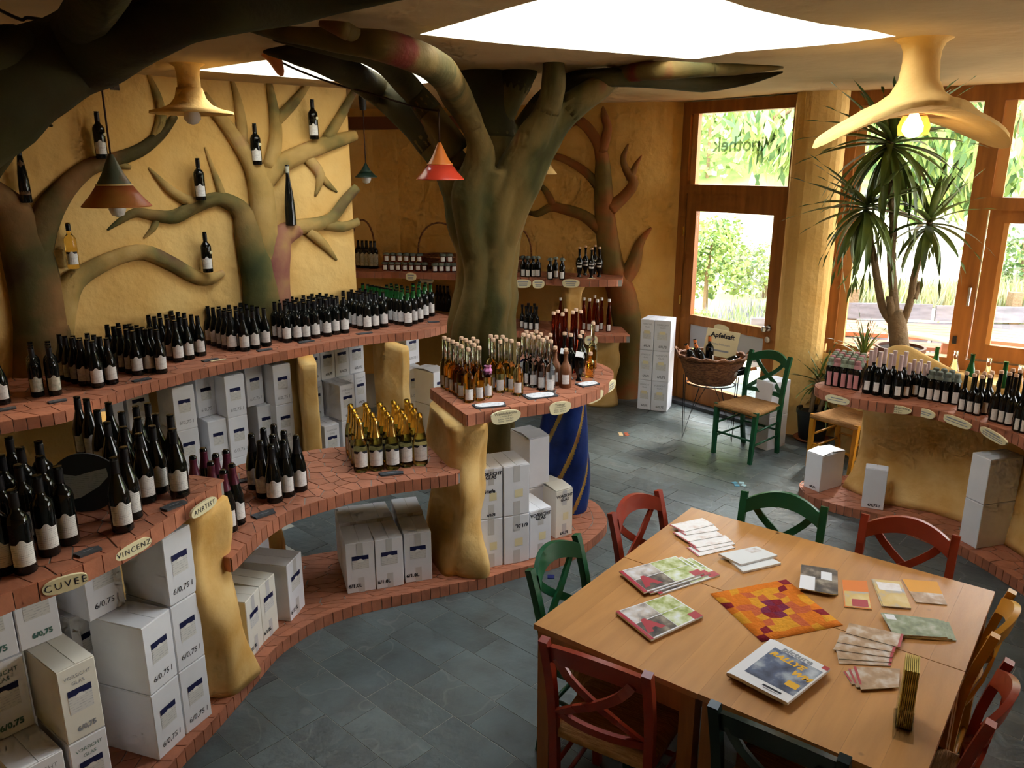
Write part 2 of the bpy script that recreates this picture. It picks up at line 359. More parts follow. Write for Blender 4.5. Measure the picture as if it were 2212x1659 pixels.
for z in (1.75, 1.05): ob('hinge', MB().lathe([(0, 0), (.012, 0), (.012, .09), (0, .09)], 8).mesh('hinge', M['gold']), door, at_door(.05, z, .07))
hp = at_door(1.14, .96, .055)
h = ob('door_handle', MB().tube([(0, 0, 0), (0, 0, .001)], .001).lathe([(0, -.0), (.028, 0), (.028, .012), (.012, .016), (.012, .05), (.026, .055), (.03, .07), (.026, .085), (0, .09)], 14).mesh('handle', M['metal'], True), door, hp)
dn = (at_door(0, 0, 1)-at_door(0, 0, 0)); h.rotation_euler = dn.to_track_quat('Z', 'Y').to_euler()
h = ob('keyhole_plate', MB().lathe([(0, 0), (.028, 0), (.028, .012), (0, .014)], 14).mesh('keyplate', M['metal'], True), door, at_door(1.14, .85, .055)); h.rotation_euler = dn.to_track_quat('Z', 'Y').to_euler()
ob('door_sill', plank(MB(), DL, DR, 0, .035, -.02, DX, .22, .06).mesh('sill', M['stone']), door)
# window wall
PRW = (2.93, 7.18)
def winmesh(a, b, spans): 
    mb = MB()
    for (x0_, x1_, z0_, z1_, t) in spans: plank(mb, a, b, z0_, z1_, x0_, x1_, t)
    return mb
LW = (Vector(W1)-Vector(PRW)).length
w1 = struct('window_1', winmesh(PRW, W1, [(-.08, LW, 2.93, 3.06, .13), (0, LW, .77, .87, .13), (-.08, .06, .87, 2.93, .13), (.98, 1.12, .87, 2.93, .13), (2.05, 2.19, .87, 2.93, .13), (LW-.14, LW, .87, 2.93, .13), (1.12, 2.05, 2.10, 2.20, .13)]).mesh('window_1', M['frame']), 'tall wooden window looking out on the garden')
ob('pane', plank(MB(), PRW, W1, .87, 2.93, .06, .98, .008).mesh('pane', M['glass_win']), w1)
ob('pane', plank(MB(), PRW, W1, 2.20, 2.93, 1.12, 2.05, .008).mesh('pane', M['glass_win']), w1)
ob('pane', plank(MB(), PRW, W1, .87, 2.93, 2.19, LW-.14, .008).mesh('pane', M['glass_win']), w1)
ob('bead', plank(MB(), PRW, W1, .87, 2.93, .06, .13, .05).mesh('bead', M['frame_pale']), w1)
cas = ob('casement', winmesh(PRW, W1, [(1.13, 1.24, .88, 2.10, .07), (1.95, 2.04, .88, 2.10, .07), (1.24, 1.95, .88, 1.01, .07), (1.24, 1.95, 2.0, 2.10, .07)]).mesh('casement', M['frame']), w1)
ob('pane', plank(MB(), PRW, W1, 1.01, 2.0, 1.24, 1.95, .008).mesh('pane', M['glass_win']), cas)
ob('bead', plank(plank(MB(), PRW, W1, 1.01, 2.0, 1.24, 1.275, .05), PRW, W1, 2.2, 2.93, 1.12, 1.2, .05).mesh('bead', M['frame_pale']), cas)
def at_win(s_, z, o=0.0):
    a = Vector(PRW); e = (Vector(W1)-a).normalized(); n = Vector((-e.y, e.x))
    if n.dot(a) > 0: n = -n
    c = a+e*s_+n*o; return Vector((c.x, c.y, z))
hh = ob('window_handle', MB().tube([at_win(1.08, 1.47, .06), at_win(1.08, 1.47, .11)], .012).tube([at_win(1.08, 1.48, .11), at_win(1.08, 1.33, .115)], .011).mesh('handle', M['metal'], True), cas)
ob('latch', MB().box((0, 0, 0), (.03, .03, .06), math.atan2(W1[1]-PRW[1], W1[0]-PRW[0])).mesh('latch', M['black']), cas, at_win(1.02, 1.03, .075))
L2 = (Vector(W2)-Vector(W1)).length
struct('wall_right', plank(MB(), PRW, W1, 0, .78, -.1, LW, .2, 0).mesh('parapet', M['plaster']), 'low yellow parapet under the window')
struct('wall_right_side', plank(MB(), W1, W2, 0, .78, 0, L2, .2, 0).mesh('parapet', M['plaster']))
w2 = struct('window_2', winmesh(W1, W2, [(0, 2.6, 2.93, 3.06, .13), (0, 2.6, .77, .87, .13), (0, .14, .87, 2.93, .13), (1.3, 1.44, .87, 2.93, .13), (2.46, 2.6, .87, 2.93, .13)]).mesh('window_2', M['frame']))
ob('pane', plank(MB(), W1, W2, .87, 2.93, .14, 2.46, .008).mesh('pane', M['glass_win']), w2)
struct('wall_right_mid', plank(MB(), W1, W2, .77, 3.06, 2.6, L2, .2, 0).mesh('wall_right_mid', M['plaster']))
wall('wall_right_near', [W2, W3], M['plaster'])
eW = (Vector(W1)-Vector(PRW)).normalized(); nW = Vector((-eW.y, eW.x)); nW = nW if nW.dot(Vector(PRW)) < 0 else -nW
portal('portal_window', at_win(LW/2, 1.9, -.15), (*(eW*LW/2), 0), (0, 0, 1.05), (*nW, 0))
eR = (Vector(W2)-Vector(W1)).normalized(); nR = Vector((eR.y, -eR.x)); nR = nR if nR.x < 0 else -nR
cR = Vector(W1)+eR*1.3-nR*.15
portal('portal_window_side', (cR.x, cR.y, 1.9), (*(eR*1.3), 0), (0, 0, 1.05), (*nR, 0))
dd = at_door(.62, 1.55, -.15); eD = (Vector(DR)-Vector(DL)).normalized()
portal('portal_door', dd, (*(eD*.6), 0), (0, 0, 1.4), tuple(dn))
# ---------------------------------------------------------------- terracotta shelves
def resample(pts, n):
    P = [Vector((p[0], p[1])) for p in pts]; L = [0]
    for i in range(1, len(P)): L.append(L[-1]+(P[i]-P[i-1]).length)
    out = []; j = 0
    for k in range(n+1):
        t = L[-1]*k/n
        while j < len(P)-2 and L[j+1] < t: j += 1
        s = (t-L[j])/max(1e-9, L[j+1]-L[j]); out.append(P[j].lerp(P[j+1], min(1, max(0, s))))
    return out, L[-1]
def clip(poly, p, n):
    "keep the side where (x-p).n <= 0"
    out = []
    for i in range(len(poly)):
        a, b = poly[i], poly[(i+1) % len(poly)]; da = (a-p).dot(n); db = (b-p).dot(n)
        if da <= 0: out.append(a)
        if (da < 0 < db) or (db < 0 < da): out.append(a.lerp(b, da/(da-db)))
    return out
def shards(Lu, Lv, size, rng, gap=.006, margin=0.0):
    "irregular broken-tile polygons filling a Lu x Lv rectangle"
    nu, nv = max(1, round(Lu/size)), max(1, round((Lv-margin)/size)); du, dv = Lu/nu, (Lv-margin)/nv; sd = {}
    for i in range(nu):
        for j in range(nv): sd[i, j] = Vector(((i+rng.uniform(.08, .92))*du, margin+(j+rng.uniform(.08, .92))*dv))
    res = []
    for (i, j), c in sd.items():
        poly = [Vector((0, margin)), Vector((Lu, margin)), Vector((Lu, Lv)), Vector((0, Lv))]
        for a in range(-2, 3):
            for b in range(-2, 3):
                q = sd.get((i+a, j+b))
                if q is not None and (a or b):
                    n = (q-c); d = n.length
                    if d > 1e-6: poly = clip(poly, c+n*.5-n.normalized()*gap/2, n)
                    if not poly: break
            if not poly: break
        if len(poly) >= 3: res.append(poly)
    return res
def shelf(name, label, F, B, z, th, cat='shelf', size=.075, edge=.055, seed=1, margin=0.0, ends=(True, True), N=48, maxt=300, struct_kind=False, backedge=False):
    rng = random.Random(seed); F = curve2(F, 5); B = curve2(B, 5)
    f, LF = resample(F, N); b, LB = resample(B, N)
    Wd = sum((b[i]-f[i]).length for i in range(N+1))/(N+1); Lu = (LF+LB)/2
    t = thing(name, label, cat, (f[N//2].x, f[N//2].y, z-th)); O = Vector((f[N//2].x, f[N//2].y))
    ins = .006; poly = []
    for i in range(N+1):
        d = (b[i]-f[i]).normalized(); poly.append(tuple(f[i]+d*ins-O))
    poly += [tuple(b[i]-O) for i in range(N, -1, -1)]
    ob('slab_core', MB().prism(poly, 0, th-.004).mesh(name+'_core', M['grout']), t)
    def mp(p):
        u = min(1, max(0, p.x/Lu))*N; i = min(N-1, int(u)); s = u-i; v = min(1, max(0, p.y/Wd))
        return f[i].lerp(f[i+1], s).lerp(b[i].lerp(b[i+1], s), v)-O
    sh = shards(Lu, Wd, size, rng, margin=margin); extra = MB(); cells = []
    for pl in sh:
        q = [mp(p) for p in pl]; c = sum(q, Vector((0, 0)))/len(q); cells.append((c, q))
    if margin:   # a straight border row of square tiles along the front edge
        k = max(1, round(LF/(edge*1.6)))
        for i in range(k):
            a, e = i/k*Lu+.002, (i+1)/k*Lu-.002
            q = [mp(Vector(p)) for p in ((a, .0), (e, .0), (e, margin-.004), (a, margin-.004))]; cells.append((sum(q, Vector((0, 0)))/4, q))
    cells.sort(key=lambda x: (x[0]+O).length)
    for k, (c, q) in enumerate(cells):
        if k < maxt-2: ob('tile', MB().prism([tuple(p-c) for p in q], th-.008, th).mesh('tile', M['terra']), t, (c.x, c.y, rng.uniform(-.0006, .0006)))
        else: extra.prism([tuple(p) for p in q], th-.008, th)
    if extra.v:
        o = ob('tile_field', extra.mesh('tile_field', M['terra']), t); o['kind'] = 'stuff'
    # upright tiles along the front edge and the ends
    path = [Vector(p) for p in F]
    if ends[0]: path = [b[0]]+path
    if ends[1]: path = path+[b[-1]]
    P, LP = resample(path, 400); n = max(1, round(LP/edge)); em = MB().box((0, 0, th/2), (edge*LP/(n*edge)-.004, .010, th-.002)).mesh('edge_tile', M['terra'])
    pp, _ = resample(path, n)
    for i in range(n):
        a, e = pp[i], pp[i+1]; c = (a+e)/2-O; d = e-a
        ob('edge_tile', em, t, (c.x, c.y, 0), math.atan2(d.y, d.x), sc=(min(1.25, max(.6, d.length/(LP/n))), 1, 1))
    return t
XY = lambda L, z: [tuple(G(x, y, z)[:2]) for x, y in L]
ZT, ZM, ZP, ZC = 1.10, .76, .07, .90
plF = [(-1.78, 1.5), (-1.62, 1.95), (-1.50, 2.35)]+XY([(391.6, 1622.6), (436.8, 1578.6), (518.2, 1488), (583.7, 1409), (618, 1378), (678, 1340), (724, 1320), (796, 1298), (896, 1278), (991, 1257.6), (1039, 1250), (1104.5, 1230.7), (1149.7, 1219), (1206, 1203.5), (1262.7, 1174), (1305.7, 1137), (1308, 1116.5), (1292, 1091.6), (1269.5, 1078)], ZP)+[(.40, 5.52), (.2, 5.45)]
plB = [(-2.35, 1.6), (-2.3, 2.0), (-2.2, 2.5), (-2.05, 3.1), (-1.85, 3.8), (-1.65, 4.25), (-1.32, 4.53), (-1.0, 4.65), (-.6, 4.85), (-.3, 5.1), (0, 5.25), (.15, 5.35)]
shelf('shelf_plinth', 'long low terracotta tiled plinth winding along the slate floor', plF, plB, ZP, ZP, 'plinth', size=.10, edge=.058, seed=2, margin=.075, ends=(True, False), N=70)
mF = XY([(500, 1206), (512, 1193), (541.8, 1162), (577, 1131.6), (620, 1105), (673, 1086), (711, 1074.7), (772, 1057), (855.7, 1040.5), (960, 1026.6), (994, 1020)], ZM)
mB = [(-1.80, 3.45), (-1.73, 3.9), (-1.63, 4.30), (-1.29, 4.56), (-1.03, 4.66), (-.49, 4.76)]
shelf('middle_shelf', 'curved middle shelf of broken terracotta tiles with gold sparkling bottles', mF, mB, ZM, .07, size=.085, edge=.05, seed=3, N=48)
fF = [(-1.95, 1.6), (-1.80, 2.0)]+XY([(0, 1284), (33, 1273), (127, 1240), (193.7, 1211), (278.5, 1168.6), (362, 1116.7), (410, 1081), (483.5, 1035.7)], ZT)
fB = [(-2.5, 1.9), (-2.35, 2.3), (-2.20, 2.75), (-2.02, 3.1), (-1.80, 3.35), (-1.44, 3.34)]
fB = [(-2.5, 1.9), (-2.33, 2.3), (-2.16, 2.75), (-1.98, 3.08), (-1.75, 3.32), (-1.44, 3.34)]
shelf('front_shelf', 'nearest high terracotta shelf with the lettered oval plates', fF, fB, ZT, .072, size=.085, edge=.075, seed=4, N=40)
lF = XY([(1008.6, 896), (1059, 886), (1120, 877.5), (1182.5, 869), (1228, 860.6), (1268.6, 848.8), (1302, 833.6), (1319, 818), (1324, 806.6), (1316, 795), (1292, 784.6)], ZT)+[(.50, 5.52)]
lB = [(-.51, 4.79), (-.3, 4.90), (-.1, 5.02), (.1, 5.15), (.25, 5.28), (.38, 5.45)]
shelf('liquor_shelf', 'terracotta shelf with rounded end holding corked liquor bottles', lF, lB, ZT, .07, size=.08, edge=.055, seed=5, ends=(True, True))
rF = XY([(0, 911.6), (136.7, 887.6), (253, 846), (387, 808), (440, 795), (533.7, 774.7), (660, 749), (754, 731.6), (835, 721.5), (911, 714), (966.6, 701), (973, 693.7), (969, 683.5), (938.7, 674.7)], ZT)
rF = [(-3.3, 3.6)]+rF
rB = [(-4.2, 4.05), (-3.6, 4.72), (-2.98, 5.38), (-2.36, 6.06), (-1.9, 6.45), (-1.40, 6.86), (-1.2, 7.2), (-.95, 7.45)]
shelf('rear_shelf', 'long rear terracotta shelf below the yellow wall crowded with wine bottles', rF, rB, ZT, .07, size=.11, edge=.065, seed=6, N=70, ends=(False, True))
# back room shelves
bkB = [(-1.9, 9.15), (-.9, 9.1), (.0, 8.72), (.9, 8.34), (1.15, 8.25)]
def off(L, d): return [(p[0]-.3*d, p[1]-d) for p in L]
bF = [(-1.75, 8.55), (-1.0, 8.50), (-.1, 8.2), (.7, 7.92), (1.10, 7.95)]
shelf('back_shelf', 'upper terracotta shelf along the back wall with jam jars', bF, bkB, 1.34, .07, size=.16, edge=.09, seed=7, ends=(False, True))
shelf('back_shelf', 'lower terracotta shelf along the back wall with slender red bottles', [(-1.75, 8.45), (-1.0, 8.35), (-.1, 8.08), (.7, 7.80), (1.18, 7.78)], bkB, .80, .07, size=.16, edge=.09, seed=8, ends=(False, True))
# right counter and its plinth
cF = [(2.60, 5.78), (2.40, 5.72)]+XY([(1764, 828), (1768, 838), (1800, 850), (1850, 861), (1900, 869), (2000, 880), (2100, 906), (2212, 944)], ZC)+[(2.86, 3.9), (2.92, 3.5), (3.02, 3.0), (3.15, 2.5)]
cB = [(2.76, 5.86), (2.90, 5.80), (3.10, 5.62), (3.30, 5.42), (3.48, 5.1), (3.58, 4.7), (3.62, 4.2), (3.62, 3.7), (3.66, 3.1), (3.72, 2.6)]
shelf('counter', 'curved terracotta counter in front of the window with juice bottles', cF, cB, ZC, .07, 'counter', size=.10, edge=.055, seed=9, ends=(False, False))
cpF = [(2.45, 5.85), (2.25, 5.75)]+XY([(1735, 1060), (1760, 1075), (1830, 1095), (1900, 1110), (2000, 1150), (2080, 1180), (2212, 1260)], ZP)+[(3.06, 3.7), (3.12, 3.1), (3.22, 2.5)]
cpB = [(2.75, 5.9), (2.80, 5.80), (2.90, 5.7), (3.05, 5.6), (3.25, 5.4), (3.45, 5.1), (3.55, 4.7), (3.6, 4.2), (3.6, 3.7), (3.64, 3.1), (3.72, 2.5)]
shelf('counter_plinth', 'low terracotta plinth under the window counter', cpF, cpB, ZP, ZP, 'plinth', size=.11, edge=.055, seed=10, margin=.0, ends=(False, False))
# counter body: yellow sculpted wall, flaring at the foot
def loft(rings, m, name, cap=True):
    n = len(rings[0]); mb = MB(); vs = [p for r in rings for p in r]; fs = []
    for j in range(len(rings)-1): fs += [(j*n+i, j*n+(i+1) % n, (j+1)*n+(i+1) % n, (j+1)*n+i) for i in range(n)]
    if cap: fs += [tuple(range(n-1, -1, -1)), tuple((len(rings)-1)*n+i for i in range(n))]
    return mb.add(vs, fs).mesh(name, m, 'all', fix=True)
bodyF = [(2.55, 5.66), (2.64, 5.46), (2.74, 5.36), (2.98, 5.20), (3.12, 5.02), (3.2, 4.75), (3.24, 4.4), (3.22, 4.0), (3.22, 3.5), (3.28, 3.0), (3.36, 2.56)]
bodyB = [(3.58, 2.6), (3.48, 3.1), (3.42, 3.6), (3.42, 4.2), (3.38, 4.7), (3.28, 5.0), (3.1, 5.28), (2.92, 5.5), (2.78, 5.68), (2.66, 5.74)]
def body_ring(z, k, dx): 
    out = []
    for i, p in enumerate(bodyF): 
        e = 1 if i < 3 else .3
        out.append((p[0]-k*.5*e+dx*e+.012*math.sin(7*z+i*1.7), p[1]-k*.3+.012*math.sin(5*z+i*2.3), z))
    return out+[(p[0], p[1], z) for p in bodyB]
tag(ob('plaster_wall', loft([body_ring(z, k, d) for z, k, d in ((.072, .06, 0), (.12, .02, 0), (.2, -.02, .03), (.35, -.05, .06), (.5, -.06, .08), (.65, -.05, .07), (.76, -.02, .04), (.83, .03, 0))], M['plaster_col'], 'counter_body')), 'rounded ochre plaster body under the window counter', 'counter base')
# sculpted hump along the back of the counter
hp = [(2.66, 5.72, .10), (2.75, 5.68, .25), (2.85, 5.60, .29), (2.97, 5.48, .23), (3.10, 5.32, .16), (3.22, 5.12, .13), (3.32, 4.88, .13), (3.38, 4.68, .17), (3.42, 4.4, .21), (3.44, 3.9, .18), (3.46, 3.4, .13), (3.52, 2.9, .16), (3.58, 2.62, .10)]
sp3 = smooth_pts([Vector(p) for p in hp], None, 4); rings = []
for i, p in enumerate(sp3):
    d = (sp3[min(i+1, len(sp3)-1)]-sp3[max(i-1, 0)]); d.z = 0; d.normalize(); nn_ = Vector((-d.y, d.x, 0)); h = p.z; r = []
    for a in range(13):
        th = math.pi*a/12; r.append((p.x+nn_.x*.06*math.cos(th), p.y+nn_.y*.06*math.cos(th), ZC+.001+h*math.sin(th)**.6))
    rings.append(r)
tag(ob('plaster_ridge', loft(rings, M['plaster'], 'ridge')), 'wavy yellow plaster ridge along the back of the counter', 'ridge')
# ---------------------------------------------------------------- yellow plaster supports
def support(label, c, ang, dep, thk, z0, z1, seed, lumps=.03, flare=.05, topk=1.0, name='plaster_column', m='plaster_col', nz=22, waist=.12, sq=.5, lean=(0, 0)):
    "sculpted blade: depth dep along ang, thickness thk, lumpy edge at the front"
    rng = random.Random(seed); rings = []; n = 36
    ph = [rng.uniform(0, 6.28) for _ in range(6)]; e = Vector((math.cos(ang), math.sin(ang))); s_ = Vector((-e.y, e.x))
    for j in range(nz+1):
        t = j/nz; z = z0+(z1-z0)*t; ring = []
        fl = 1+flare*3*max(0, 1-t*5)+topk*.25*max(0, t*6-5)-waist*math.sin(math.pi*min(1, t*1.05))
        for i in range(n):
            a = 2*math.pi*i/n; ca, sa = math.cos(a), math.sin(a)
            sx = math.copysign(abs(ca)**sq, ca); sy = math.copysign(abs(sa)**(sq*1.2), sa)
            lump = lumps*(math.sin(3*a+ph[0]+5*t)+.7*math.sin(2*a+9*t+ph[1])+.6*math.sin(5*a-7*t+ph[2])+.8*math.sin(13*t+ph[3]+a))*(.55+.45*(ca > .2))
            p = Vector(c)+e*((dep/2*sx)*(1+.1*(fl-1))+ca*lump)+s_*((thk/2*sy)*fl+sa*lump*.7)
            ring.append((p.x-c[0]+lean[0]*(1-t)**2, p.y-c[1]+lean[1]*(1-t)**2, z-z0))
        rings.append(ring)
    return tag(ob(name, loft(rings, M[m], 'support'), loc=(c[0], c[1], z0)), label, 'column')
A_ = lambda a, b: math.atan2(b[1]-a[1], b[0]-a[0])
support('lumpy yellow plaster column under the plate lettered AHRTIST', (-1.475, 3.20), math.radians(-14), .39, .27, ZP, ZT-.07, 1, .013, waist=-.10, lean=(.03, .11), topk=.0, flare=.02)
support('lumpy yellow plaster column carrying the liquor shelf and middle shelf', (-.335, 4.53), math.radians(-66), .54, .24, ZP, ZT-.07, 2, .026, waist=.06, lean=(-.03, -.02), topk=.3)
support('slim yellow plaster leg under the back of the middle shelf', (-1.45, 4.42), math.radians(-60), .12, .10, ZP, ZM-.07, 3, .008)
rnorm = lambda a: Vector((math.cos(a), math.sin(a)))
for (px, py, seed, lab, dp, tk) in ((188, 948, 4, 'yellow plaster pier under the rear shelf behind the front bottles', .5, .12), (668, 790, 5, 'rough yellow plaster pier under the rear shelf left of the gold bottles', .40, .12), (878, 752, 6, 'wide yellow plaster pier under the rear shelf above the gold bottles', .50, .09)):
    p = G(px, py, ZT-.07); a = math.radians(-70 if px < 800 else -53)
    c = p-Vector((math.cos(a), math.sin(a), 0))*(dp/2+.02)
    support(lab, (c.x, c.y), a, dp, tk, 0, ZT-.07, seed, .008, waist=.0, flare=.0, sq=.25, topk=0)
support('waisted yellow plaster pier between the back wall shelves', (.62, 8.18), math.radians(-80), .3, .2, .80, 1.27, 7, .01, waist=.25, topk=1.2)
support('short yellow plaster pier under the lower back wall shelf', (.95, 8.1), math.radians(-80), .3, .3, 0, .73, 8, .012, waist=.05)
# blue twisted column
def twisted():
    c = G(1214, 1092, ZP); mb = MB(); nz, n = 110, 140; R = .18; vs = []; fs = []; mi = []
    for j in range(nz+1):
        t = j/nz; z = (ZT-.07-ZP)*t; bul = 1+.10*math.sin(math.pi*t*1.6+.3)-.06*t
        for i in range(n):
            a = 2*math.pi*i/n; q = 5*(a-t*2.6); g = abs(math.sin(q/2))
            r = R*bul*(.90+.12*g**.6); vs.append((r*math.cos(a), r*math.sin(a), z))
    for j in range(nz):
        for i in range(n):
            a = 2*math.pi*(i+.5)/n; t = (j+.5)/nz; g = abs(math.sin(5*(a-t*2.6)/2))
            fs.append((j*n+i, j*n+(i+1) % n, (j+1)*n+(i+1) % n, (j+1)*n+i)); mi.append(1 if g < .24 else 0)
    k = len(mb.v); mb.v += vs; mb.f += fs; mb.m += mi
    me = mb.mesh('twist', [ramp_mat('blue paint', [(.006, .01, .04, 1), (.012, .03, .16, 1), (.02, .05, .22, 1)], 5, .4, .2, 20), ramp_mat('gold stripe paint', [(.35, .16, .03, 1), (.42, .28, .06, 1), (.30, .10, .04, 1)], 6, .5)], 'all')
    tag(ob('twisted_column', me, loc=c), 'dark blue twisted column with gold stripes under the liquor shelf', 'column')
twisted()
# ---------------------------------------------------------------- plaster trees
bark_wall = ramp_mat('painted relief bark', [(.13, .07, .035, 1), (.20, .16, .055, 1), (.42, .27, .085, 1), (.52, .35, .13, 1), (.40, .17, .12, 1)], 2.3, .75, .25, 18)
bark_olive = ramp_mat('olive relief bark', [(.045, .055, .02, 1), (.10, .095, .03, 1), (.22, .14, .045, 1), (.36, .24, .08, 1)], 2.4, .75, .25, 18)
bark_pink = ramp_mat('pink relief bark', [(.15, .05, .035, 1), (.24, .085, .07, 1), (.34, .16, .09, 1), (.46, .30, .09, 1)], 3.0, .75, .25, 18)
bark_left = ramp_mat('dark relief bark', [(.05, .03, .015, 1), (.09, .075, .025, 1), (.22, .11, .04, 1), (.34, .22, .09, 1)], 2.0, .75, .25, 18)
bark_back = ramp_mat('brown relief bark', [(.10, .06, .02, 1), (.17, .12, .035, 1), (.30, .10, .03, 1), (.26, .18, .06, 1)], 1.8, .8, .2, 18)
bark_mid = ramp_mat('olive plaster bark', [(.026, .014, .006, 1), (.045, .042, .010, 1), (.10, .068, .018, 1), (.15, .092, .024, 1), (.17, .026, .016, 1)], 3.4, .75, .35, 14, (1, 1, .35))
bark_dark = ramp_mat('dark plaster bark', [(.030, .018, .007, 1), (.045, .038, .011, 1), (.075, .052, .018, 1)], 2.2, .8, .4, 12)
def relief(t, name, pts, seg_ab, m, flat=.7, seg=10, inset=.35):
    "a limb modelled half out of the wall; pts = (px, py, width px)"
    P = []; R = []; n = None
    for (x, y, wpx) in pts:
        best = None
        for a, b in seg_ab:
            p, nn, tt = WL(x, y, a, b)
            e = Vector((b[0]-a[0], b[1]-a[1])); s = (Vector((p.x, p.y))-Vector(a)).dot(e)/e.length_squared
            dist = max(0, -s, s-1)
            if best is None or dist < best[0]: best = (dist, p, nn)
        _, p, nn = best; r = max(.004, wpx/2/scale_at(p)); P.append(p+nn*(r*flat*inset)); R.append(r); n = nn if n is None else n
    P, R = smooth_pts(P, R, 4); q = t.location
    return ob(name, MB().tube([p-q for p in P], R, seg, flat=(n, flat)).mesh(name, m, 'all'), t)
LWALL = [(WA, WB), (WB, WC), (WC, WD)]
p0, _, _ = WL(570, 655, WC, WD)
t2 = thing('relief_tree', 'ochre and pink plaster tree modelled on the yellow wall with bottles on its limbs', 'tree', (p0.x, p0.y, ZT))
relief(t2, 'trunk', [(568, 720, 104), (566, 672, 94), (560, 610, 84), (545, 550, 72), (532, 495, 62), (522, 462, 48), (500, 440, 36), (465, 430, 30), (420, 445, 30), (375, 468, 30), (330, 465, 24), (290, 460, 20), (255, 480, 12), (232, 497, 4)], LWALL, bark_olive)
relief(t2, 'trunk', [(592, 720, 84), (590, 672, 80), (588, 610, 74), (594, 550, 66), (606, 512, 54), (645, 491, 34)], LWALL, bark_pink, inset=.3)
relief(t2, 'trunk', [(572, 600, 52), (570, 520, 58), (566, 460, 58), (560, 405, 56), (545, 360, 46), (520, 318, 36), (490, 275, 30), (462, 240, 26), (440, 200, 12)], LWALL, bark_wall, inset=.4)
for bl in ([(622, 497, 38), (650, 489, 33), (690, 483, 30), (718, 468, 26), (745, 432, 24), (770, 405, 20)], [(700, 484, 26), (740, 490, 22), (774, 478, 16)], [(665, 498, 28), (700, 530, 20), (727, 562, 5)], [(562, 400, 46), (600, 358, 42), (650, 332, 38), (700, 312, 34), (740, 300, 28), (768, 292, 20)],
           [(582, 365, 40), (594, 300, 30), (592, 250, 26), (580, 178, 14)], [(594, 262, 26), (635, 220, 22), (664, 182, 12)], [(705, 300, 26), (738, 245, 22), (764, 198, 14)],
           [(660, 338, 26), (690, 378, 24), (680, 425, 4)], [(688, 376, 18), (710, 400, 14), (728, 415, 4)], [(482, 432, 20), (470, 395, 16), (442, 318, 4)], [(445, 440, 22), (400, 432, 24), (360, 405, 20), (320, 362, 4)],
           [(338, 466, 16), (332, 490, 15), (310, 515, 4)], [(522, 312, 28), (520, 262, 24), (512, 215, 18), (500, 172, 8)]):
    relief(t2, 'branch', bl, LWALL, bark_wall)
p0, _, _ = WL(90, 740, WA, WB)
t1 = thing('relief_tree', 'dark brown plaster tree modelled on the yellow wall at the left edge', 'tree', (p0.x, p0.y, ZT))
relief(t1, 'trunk', [(100, 815, 140), (95, 770, 126), (88, 700, 112), (78, 640, 108), (62, 570, 104), (45, 510, 96), (20, 455, 80), (-40, 400, 60), (-90, 330, 44)], LWALL, bark_left, .55)
relief(t1, 'trunk', [(112, 800, 70), (118, 740, 68), (132, 660, 62), (150, 615, 54), (185, 588, 40), (250, 556, 34), (310, 545, 34), (370, 570, 32), (420, 598, 30), (455, 602, 26), (483, 588, 12)], LWALL, bark_wall, .7)
relief(t1, 'trunk', [(70, 560, 70), (95, 470, 64), (140, 405, 46), (190, 362, 36), (240, 347, 30), (300, 325, 28), (345, 290, 24), (378, 250, 14)], LWALL, bark_left)
relief(t1, 'branch', [(332, 302, 22), (347, 250, 24), (336, 200, 18), (318, 158, 6)], LWALL, bark_wall)
relief(t1, 'branch', [(236, 348, 24), (262, 356, 18), (282, 362, 8)], LWALL, bark_wall)
BWALL = [((.75, 8.51), (1.4, 8.33)), ((.0, 8.85), (.75, 8.51))]
p0, _, _ = WL(1345, 862, *BWALL[0])
t3 = thing('relief_tree', 'brown plaster tree with curling limbs modelled on the ochre back wall', 'tree', (p0.x, p0.y, 0))
relief(t3, 'trunk', [(1342, 880, 74), (1355, 790, 64), (1358, 720, 62), (1345, 640, 62), (1322, 570, 52), (1310, 490, 46), (1304, 410, 42), (1302, 345, 32), (1290, 305, 24), (1262, 268, 22), (1240, 262, 20), (1212, 292, 10)], BWALL, bark_back, .6)
for bl in ([(1300, 330, 26), (1313, 280, 22), (1306, 250, 18), (1303, 226, 6)], [(1318, 450, 34), (1348, 425, 26), (1368, 395, 24), (1352, 365, 18), (1348, 335, 16), (1373, 280, 4)], [(1362, 392, 20), (1372, 360, 14), (1388, 333, 4)],
           [(1305, 500, 32), (1262, 466, 24), (1220, 452, 22), (1190, 448, 18), (1160, 462, 14), (1133, 455, 4)], [(1196, 446, 18), (1178, 410, 14), (1150, 392, 6)], [(1302, 415, 24), (1266, 372, 18), (1215, 342, 16), (1180, 336, 10)], [(1338, 612, 42), (1366, 575, 34), (1382, 525, 20), (1407, 492, 4)]):
    relief(t3, 'branch', bl, BWALL, bark_back)
